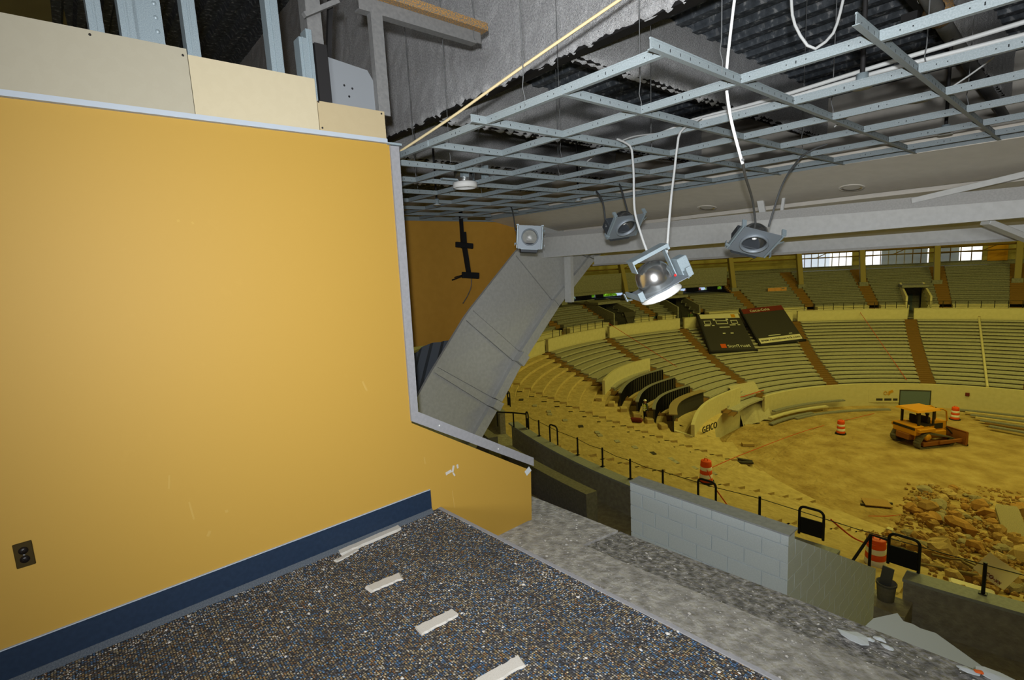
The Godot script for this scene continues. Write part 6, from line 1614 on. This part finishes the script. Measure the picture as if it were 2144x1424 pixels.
func rubble() -> void:
	var outline := PackedVector2Array([Vector2(-5.25, -23.8), Vector2(-5.6, -27.4), Vector2(-6.3, -32.4), Vector2(-6.9, -40.6), Vector2(-3.0, -43.0), Vector2(2.0, -42.0), Vector2(3.0, -20.0), Vector2(-0.9, -20.0), Vector2(-2.0, -19.2), Vector2(-3.1, -20.9), Vector2(-4.2, -22.7)])
	# dirt body of the heap
	var m := MB.new(); m.grp = 1
	var inside := func(x: float, z: float) -> bool: return Geometry2D.is_point_in_polygon(Vector2(x, z), outline)
	var hh := func(x: float, z: float) -> Vector3:
		var ok: bool = inside.call(x, z)
		return Vector3(x, pile_y(x, z) - 0.12 if ok else ground(x, z) - 0.3, z)
	var st := 0.5
	var x := -8.0
	while x < 3.5:
		var z := -44.0
		while z < -18.5:
			if inside.call(x, z) or inside.call(x + st, z) or inside.call(x, z + st) or inside.call(x + st, z + st):
				m.quad(hh.call(x, z + st), hh.call(x + st, z + st), hh.call(x + st, z), hh.call(x, z))
			z += st
		x += st
	m.grp = -1
	tag(obj("rubble_heap", m, M.arena_dirt), "heap of earth under the broken concrete at the right", "rubble", "", "stuff")
	var shapes := []
	for i in 12:
		var a := rock(20 + i, [0.9, 0.7, 0.5, 0.8][i % 4]); a.surface_set_material(0, M["rubble_%d" % (i % 4)])
		shapes.append(a)
	var n := 0
	while n < 230:
		var p := Vector2(rng.randf_range(-7.0, 1.6), lerpf(-42.0, -19.0, pow(rng.randf(), 0.75)))
		if not inside.call(p.x, p.y): continue
		if p.x > -0.2 and p.y > -30.0: continue
		if p.distance_to(Vector2(-1.6, -20.4)) < 1.3: continue
		var s := rng.randf_range(0.28, 0.62) * (1.0 if rng.randf() < 0.85 else 1.7)
		var o := MeshInstance3D.new(); var kind := rng.randi() % 12
		o.mesh = shapes[kind]; o.name = numbered("rubble_chunk"); add_child(o)
		o.transform = Transform3D(Basis(Vector3.UP, rng.randf() * TAU).rotated(Vector3(1, 0, 0), rng.randf_range(-0.4, 0.4)).scaled(Vector3(s, s * rng.randf_range(0.8, 1.1), s)), Vector3(p.x, pile_y(p.x, p.y) + s * 0.15, p.y))
		tag(o, ("large " if s > 0.6 else "small ") + ["brown", "pale tan", "grey", "rusty brown"][kind % 4] + " broken chunk in the " + ("near" if p.y > -27.0 else ("middle" if p.y > -34.0 else "far")) + " part of the rubble heap at the right", "rubble", "chunks of the rubble heap")
		n += 1
	# fine stuff between
	var mm := MultiMesh.new(); mm.transform_format = MultiMesh.TRANSFORM_3D
	var sm := rock(99, 0.7); sm.surface_set_material(0, M.rubble_0); mm.mesh = sm
	var spots := []
	while spots.size() < 2600:
		var p := Vector2(rng.randf_range(-8.2, 1.8), rng.randf_range(-43.0, -18.8))
		var ok: bool = inside.call(p.x, p.y)
		if not ok and not (inside.call(p.x + 0.8, p.y) and rng.randf() < 0.35): continue
		spots.append(p)
	mm.instance_count = spots.size()
	for i in spots.size():
		var p: Vector2 = spots[i]; var s := rng.randf_range(0.06, 0.24)
		var y := pile_y(p.x, p.y) if inside.call(p.x, p.y) else ground(p.x, p.y)
		mm.set_instance_transform(i, Transform3D(Basis(Vector3(0.3, 1, 0.2).normalized(), rng.randf() * TAU).scaled(Vector3(s, s, s)), Vector3(p.x, y + s * 0.1, p.y)))
	var fo := MultiMeshInstance3D.new(); fo.multimesh = mm; fo.name = "rubble_fines"; add_child(fo)
	tag(fo, "small stones and dust between the broken concrete", "rubble", "", "stuff")
	# notable pieces
	var sl := [[Vector3(-2.05, -11.55, -33.0), Vector3(1.0, 0.28, 4.6), 0.25, 0.18, "rubble_2", "long flat pale concrete slab on the rubble at the right edge"], [Vector3(-3.75, -11.2, -30.6), Vector3(1.5, 0.6, 0.75), -0.5, 0.1, "rubble_3", "big brown broken block in the middle of the rubble"], [Vector3(-1.2, -10.5, -27.5), Vector3(1.3, 0.8, 1.5), 0.4, -0.2, "rubble_1", "large pale boulder below the flat slab on the rubble"], [Vector3(-3.6, -9.9, -24.6), Vector3(1.1, 0.7, 0.9), 0.8, 0.3, "rubble_1", "round pale boulder at the near left of the rubble"]]
	for q in sl:
		var b := Basis(Vector3.UP, q[2]).rotated(Vector3(1, 0, 0), q[3])
		var o := MeshInstance3D.new()
		var rm: ArrayMesh = rock(int(q[1].x * 100), 1.0); rm.surface_set_material(0, M[q[4]])
		if q[1].z > 3.0: rm = MB.new().bevel(Vector3.ZERO, Vector3(0.9, 0.9, 0.98), 0.06).mesh(); rm.surface_set_material(0, M[q[4]])
		o.mesh = rm; o.name = numbered("concrete_slab"); add_child(o)
		o.transform = Transform3D(b.scaled_local(q[1]), Vector3(q[0].x, pile_y(q[0].x, q[0].z) + q[1].y * 0.35, q[0].z))
		tag(o, q[5], "rubble")
	# sheets, branches, planks by the parapet
	var pb := Basis(Vector3.UP, -0.45).rotated(Vector3(1, 0, 0), 0.85)
	var pc := Vector3(-1.62, pile_y(-1.62, -20.9) + 0.75, -20.9)
	var pt := thing("paper_sheet", "curled cream card with dark letters near the lower right rail post", "card")
	var pm := MB.new(); pm.grp = 1
	for i in 6:
		var u0 := i / 6.0 - 0.5; var u1 := (i + 1) / 6.0 - 0.5
		var c0 := Vector3(u0 * 0.85, 0.5 * u0 * u0, 0); var c1 := Vector3(u1 * 0.85, 0.5 * u1 * u1, 0)
		pm.quad(pc + pb * (c0 + Vector3(0, 0, 0.37)), pc + pb * (c1 + Vector3(0, 0, 0.37)), pc + pb * (c1 - Vector3(0, 0, 0.37)), pc + pb * (c0 - Vector3(0, 0, 0.37)))
		pm.quad(pc + pb * (c0 + Vector3(0, -0.02, -0.37)), pc + pb * (c1 + Vector3(0, -0.02, -0.37)), pc + pb * (c1 + Vector3(0, -0.02, 0.37)), pc + pb * (c0 + Vector3(0, -0.02, 0.37)))
	pm.grp = -1
	obj("card", pm, M.paper, pt)
	text_on(pt, "CO-xx", 0.15, pc + pb * Vector3(0.06, 0.03, 0.24), pb * Basis(Vector3(1, 0, 0), -PI / 2), M.board_red)
	settle(pt)
	tag(obj("crumpled_sheet", MB.new().bevel(Vector3(-2.1, pile_y(-2.1, -20.2) + 0.12, -20.2), Vector3(1.1, 0.12, 0.35), 0.04, Basis(Vector3.UP, 0.25).rotated(Vector3(0, 0, 1), -0.1)), M.paper), "crumpled cream sheet left of the curled card", "sheet")
	tag(obj("long_timber", MB.new().bevel(Vector3(-2.75, pile_y(-2.75, -21.4) + 0.25, -21.6), Vector3(2.6, 0.12, 0.12), 0.02, Basis(Vector3.UP, 0.25).rotated(Vector3(0, 0, 1), 0.04)), M.twig), "long dark timber lying across the near edge of the rubble", "timber")
	for q in [[[Vector3(-3.5, -9.2, -22.6), Vector3(-3.0, -9.1, -23.0), Vector3(-2.7, -8.8, -23.2), Vector3(-2.3, -8.85, -23.4)], "bent branch lying left on the near rubble"], [[Vector3(-2.7, -8.9, -23.1), Vector3(-2.0, -9.1, -22.4), Vector3(-1.4, -9.3, -21.6)], "straight branch slanting over the near rubble"], [[Vector3(-1.2, -9.3, -22.8), Vector3(-0.7, -8.9, -24.2)], "short branch leaning on the rubble at the right"]]:
		var pts := []
		for p in q[0]: pts.append(Vector3(p.x, pile_y(p.x, p.z) + 0.25 + (p.y + 9.1) * 0.4, p.z))
		tag(obj("branch", MB.new().tube(swing(pts, 10), 0.05, 6, 0.025), M.twig), q[1], "branch")
	var hp := thing("metal_plate", "dark square plate lying on timbers near the rubble", "plate")
	obj("plate", MB.new().bevel(Vector3(-8.27, YF + 0.16, -35.6), Vector3(1.4, 0.06, 1.0), 0.01, Basis(Vector3.UP, 0.5)), M.rubble_0, hp)
	obj("timber", MB.new().box(Vector3(-8.27, YF + 0.07, -35.3), Vector3(1.5, 0.12, 0.12), Basis(Vector3.UP, 0.5)).box(Vector3(-8.27, YF + 0.07, -35.9), Vector3(1.5, 0.12, 0.12), Basis(Vector3.UP, 0.5)), M.barrier_dark, hp)
	settle(hp)
	tag(obj("timber_pair", MB.new().box(Vector3(-15.0, ground(-15.0, -32.2) + 0.08, -32.2), Vector3(1.3, 0.1, 0.22), Basis(Vector3.UP, 0.2)).box(Vector3(-14.7, ground(-15.0, -32.2) + 0.08, -31.8), Vector3(1.2, 0.1, 0.22), Basis(Vector3.UP, 0.6)), M.barrier_dark), "two dark timbers lying together in the middle of the floor", "timber")
	tag(obj("small_box_frame", MB.new().box(Vector3(-18.4, YF + 0.1, -40.6), Vector3(0.9, 0.2, 0.5), Basis(Vector3.UP, 0.7)), M.plank_wood), "small tan plank lying right of the lettered wing wall", "plank")
	for q in [[[Vector3(-12.9, -9.3, -23.3), Vector3(-14.9, -11.5, -33.0), Vector3(-16.06, YF + 0.1, -47.7), Vector3(-13.3, YF + 0.3, -55.0)], "red line stretched across the dirt floor from the near drum"], [[Vector3(-12.5, -9.0, -23.1), Vector3(-11.6, -9.9, -22.6), Vector3(-10.3, -9.75, -21.2), Vector3(-7.2, YRING + 0.5, -13.9)], "slack red rope from the drum to the hoop rail"], [[Vector3(-6.0, YRING - 0.1, -14.1), Vector3(-5.2, YRING - 0.25, -14.3)], "short red rope along the parapet top"], [[Vector3(-4.2, YRING + 0.62, -14.0), Vector3(-4.1, YRING - 0.5, -15.6), Vector3(-4.3, -7.9, -18.6)], "red rope from the panelled hoop to the half hidden drum"], [[Vector3(-8.2, YF + 0.03, -33.7), Vector3(-7.4, YF + 0.05, -34.4), Vector3(-6.9, YF + 0.03, -35.2)], "red rope lying on the dirt beside the rubble"]]:
		tag(obj("red_rope", MB.new().tube(swing(q[0], 18), 0.022, 5), M.red_rope), q[1], "rope")

# ---------------------------------------------------------------- people
func body_mesh(bones: Array, cell: float, paint: Callable) -> MB:
	var lo := Vector3(9, 9, 9); var hi := Vector3(-9, -9, -9)
	for b in bones:
		for p in [b[0], b[1]]:
			lo = lo.min(p - Vector3.ONE * 0.25); hi = hi.max(p + Vector3.ONE * 0.25)
	var n := Vector3i(((hi - lo) / cell).ceil()) + Vector3i.ONE
	var f := PackedFloat32Array(); f.resize(n.x * n.y * n.z)
	var id := func(i: int, j: int, k: int) -> int: return (k * n.y + j) * n.x + i
	var q := 0
	for k in n.z:
		for j in n.y:
			for i in n.x:
				var p := lo + Vector3(i, j, k) * cell
				var v := 1.0
				for b in bones:
					var a: Vector3 = b[0]; var e: Vector3 = b[1]
					var t := clampf((p - a).dot(e - a) / maxf((e - a).length_squared(), 1e-6), 0.0, 1.0)
					var d := p.distance_to(a.lerp(e, t)) - lerpf(b[2], b[3], t)
					var h := clampf(0.5 + 0.5 * (v - d) / 0.03, 0.0, 1.0)
					v = lerpf(v, d, h) - 0.03 * h * (1.0 - h)
				f[q] = v; q += 1
	var verts := {}
	var m := MB.new(); m.colored = true; m.grp = 1
	var vert := func(i: int, j: int, k: int) -> Vector3:
		var key: int = id.call(i, j, k)
		if verts.has(key): return verts[key]
		var s := Vector3.ZERO; var c := 0
		for e in [[0, 0, 0, 1, 0, 0], [0, 1, 0, 1, 1, 0], [0, 0, 1, 1, 0, 1], [0, 1, 1, 1, 1, 1], [0, 0, 0, 0, 1, 0], [1, 0, 0, 1, 1, 0], [0, 0, 1, 0, 1, 1], [1, 0, 1, 1, 1, 1], [0, 0, 0, 0, 0, 1], [1, 0, 0, 1, 0, 1], [0, 1, 0, 0, 1, 1], [1, 1, 0, 1, 1, 1]]:
			var va: float = f[id.call(i + e[0], j + e[1], k + e[2])]; var vb: float = f[id.call(i + e[3], j + e[4], k + e[5])]
			if (va < 0) != (vb < 0):
				s += (Vector3(e[0], e[1], e[2])).lerp(Vector3(e[3], e[4], e[5]), va / (va - vb)); c += 1
		var r := lo + (Vector3(i, j, k) + s / maxi(c, 1)) * cell
		verts[key] = r
		return r
	for k in range(1, n.z - 1):
		for j in range(1, n.y - 1):
			for i in range(1, n.x - 1):
				var v0: float = f[id.call(i, j, k)]
				var ends := [f[id.call(i + 1, j, k)], f[id.call(i, j + 1, k)], f[id.call(i, j, k + 1)]]
				for ax in 3:
					if (v0 < 0) == (ends[ax] < 0): continue
					var a: Vector3; var b: Vector3; var c: Vector3; var d: Vector3
					if ax == 0:
						a = vert.call(i, j - 1, k - 1); b = vert.call(i, j, k - 1); c = vert.call(i, j, k); d = vert.call(i, j - 1, k)
					elif ax == 1:
						a = vert.call(i - 1, j, k - 1); b = vert.call(i - 1, j, k); c = vert.call(i, j, k); d = vert.call(i, j, k - 1)
					else:
						a = vert.call(i - 1, j - 1, k); b = vert.call(i, j - 1, k); c = vert.call(i, j, k); d = vert.call(i - 1, j, k)
					m.col = paint.call((a + c) / 2)
					if v0 < 0: m.quad(a, b, c, d)
					else: m.quad(d, c, b, a)
	m.grp = -1
	return m

func lin(c: Color) -> Color:
	return c.srgb_to_linear()

func person(label: String, at: Vector3, turn: float, top: Color, legs: Color, vest: bool) -> void:
	var t := thing("person", label, "person")
	# facing +z, feet at y = 0
	var bones := [[Vector3(0, 0.98, 0), Vector3(0, 1.16, 0.01), 0.145, 0.14], [Vector3(0, 1.16, 0.01), Vector3(0, 1.38, 0.0), 0.145, 0.15], [Vector3(-0.15, 1.42, 0), Vector3(0.15, 1.42, 0), 0.085, 0.085], [Vector3(0, 1.42, 0), Vector3(0, 1.55, 0.01), 0.062, 0.056],
		[Vector3(0, 1.62, 0.015), Vector3(0, 1.67, 0.01), 0.092, 0.098], [Vector3(0, 1.60, 0.1), Vector3(0, 1.62, 0.105), 0.016, 0.012]]
	for s in [-1.0, 1.0]:
		bones.append([Vector3(s * 0.095, 0.95, 0), Vector3(s * 0.11, 0.50, 0.02), 0.10, 0.066])
		bones.append([Vector3(s * 0.11, 0.50, 0.02), Vector3(s * 0.12, 0.09, -0.01), 0.066, 0.046])
		bones.append([Vector3(s * 0.12, 0.05, -0.03), Vector3(s * 0.135, 0.04, 0.17), 0.05, 0.042])
		bones.append([Vector3(s * 0.21, 1.42, 0), Vector3(s * 0.26, 1.13, -0.01), 0.062, 0.05])
		bones.append([Vector3(s * 0.26, 1.13, -0.01), Vector3(s * 0.25, 0.90, 0.09), 0.048, 0.035])
		bones.append([Vector3(s * 0.25, 0.89, 0.095), Vector3(s * 0.245, 0.83, 0.12), 0.036, 0.034])
	var paint := func(p: Vector3) -> Color:
		if p.y > 1.50: return lin(c8(150, 104, 78))
		if absf(p.x) > 0.17 and p.y < 0.92: return lin(c8(150, 104, 78))
		if p.y < 0.11: return lin(c8(48, 38, 30))
		if p.y < 0.99: return lin(legs)
		return lin(top)
	var b := body_mesh(bones, 0.026, paint)
	b.col = lin(c8(150, 104, 78))
	for s in [-1.0, 1.0]:
		for k in 5:
			var len: float = [0.045, 0.07, 0.078, 0.072, 0.056][k]
			var o := Vector3(s * 0.245, 0.815, 0.128) + Vector3(0, 0.008 * absf(k - 2), (k - 2) * 0.017)
			if k == 0: o = Vector3(s * 0.225, 0.86, 0.135)
			b.tube([o, o + Vector3(-s * 0.01, -len * 0.6, 0.012), o + Vector3(-s * 0.025, -len, 0.01)], 0.0095, 5, 0.007)
		b.tube([Vector3(s * 0.098, 1.66, 0.0), Vector3(s * 0.104, 1.60, 0.0)], 0.018, 6, 0.01)
	for s in [-1.0, 1.0]:
		b.col = lin(c8(20, 18, 18)); b.tube([Vector3(s * 0.035, 1.645, 0.098), Vector3(s * 0.035, 1.645, 0.106)], 0.011, 6)
	b.col = lin(c8(110, 60, 54)); b.tube([Vector3(-0.03, 1.565, 0.098), Vector3(0.03, 1.565, 0.098)], 0.007, 5)
	var bo := obj("body", b, M.body_colors, t)
	obj("hard_hat" if vest else "hair", MB.new().lathe([Vector2(0.13, 0.0) if vest else Vector2(0.104, -0.02), Vector2(0.112, 0.012), Vector2(0.106, 0.06), Vector2(0.07, 0.10), Vector2(0.0, 0.112)], 16, Transform3D(Basis.IDENTITY, Vector3(0, 1.68, 0.0))), M.hardhat if vest else M.rubber, t)
	if vest:
		var vb := MB.new()
		var prof := [[0.93, 0.165, 0.155], [1.15, 0.172, 0.16], [1.36, 0.195, 0.165], [1.47, 0.15, 0.11]]
		vb.grp = 1
		for i in 3:
			for k in 20:
				var a := TAU * k / 20; var c := TAU * (k + 1) / 20
				var P := func(r: Array, an: float) -> Vector3: return Vector3(cos(an) * r[1], r[0], sin(an) * r[2])
				vb.quad(P.call(prof[i], c), P.call(prof[i], a), P.call(prof[i + 1], a), P.call(prof[i + 1], c))
		vb.grp = -1
		obj("vest", vb, M.vest_yellow, t)
		var sr := MB.new()
		for y in [1.02, 1.18]:
			sr.lathe([Vector2(0.176, y), Vector2(0.178, y + 0.065)], 20)
		for s in [-1.0, 1.0]:
			sr.box(Vector3(s * 0.09, 1.2, -0.168), Vector3(0.06, 0.54, 0.012)); sr.box(Vector3(s * 0.09, 1.2, 0.168), Vector3(0.06, 0.54, 0.012))
		obj("reflective_stripes", sr, M.stripe_white, t)
	t.transform = Transform3D(Basis(Vector3.UP, turn), at)

func people() -> void:
	person("person in a yellow safety vest with white stripes walking between the dark barriers", Vector3(-21.95, slope_y(-21.95, -31.5) - 0.3, -31.5), PI - 0.25, c8(60, 66, 72), c8(40, 44, 54), true)
	var e := ring(202.4, 1.0, -7.0)
	person("person in dark clothing standing at the far rail left of the boards", e, 0.6, c8(86, 104, 60), c8(48, 52, 62), false)
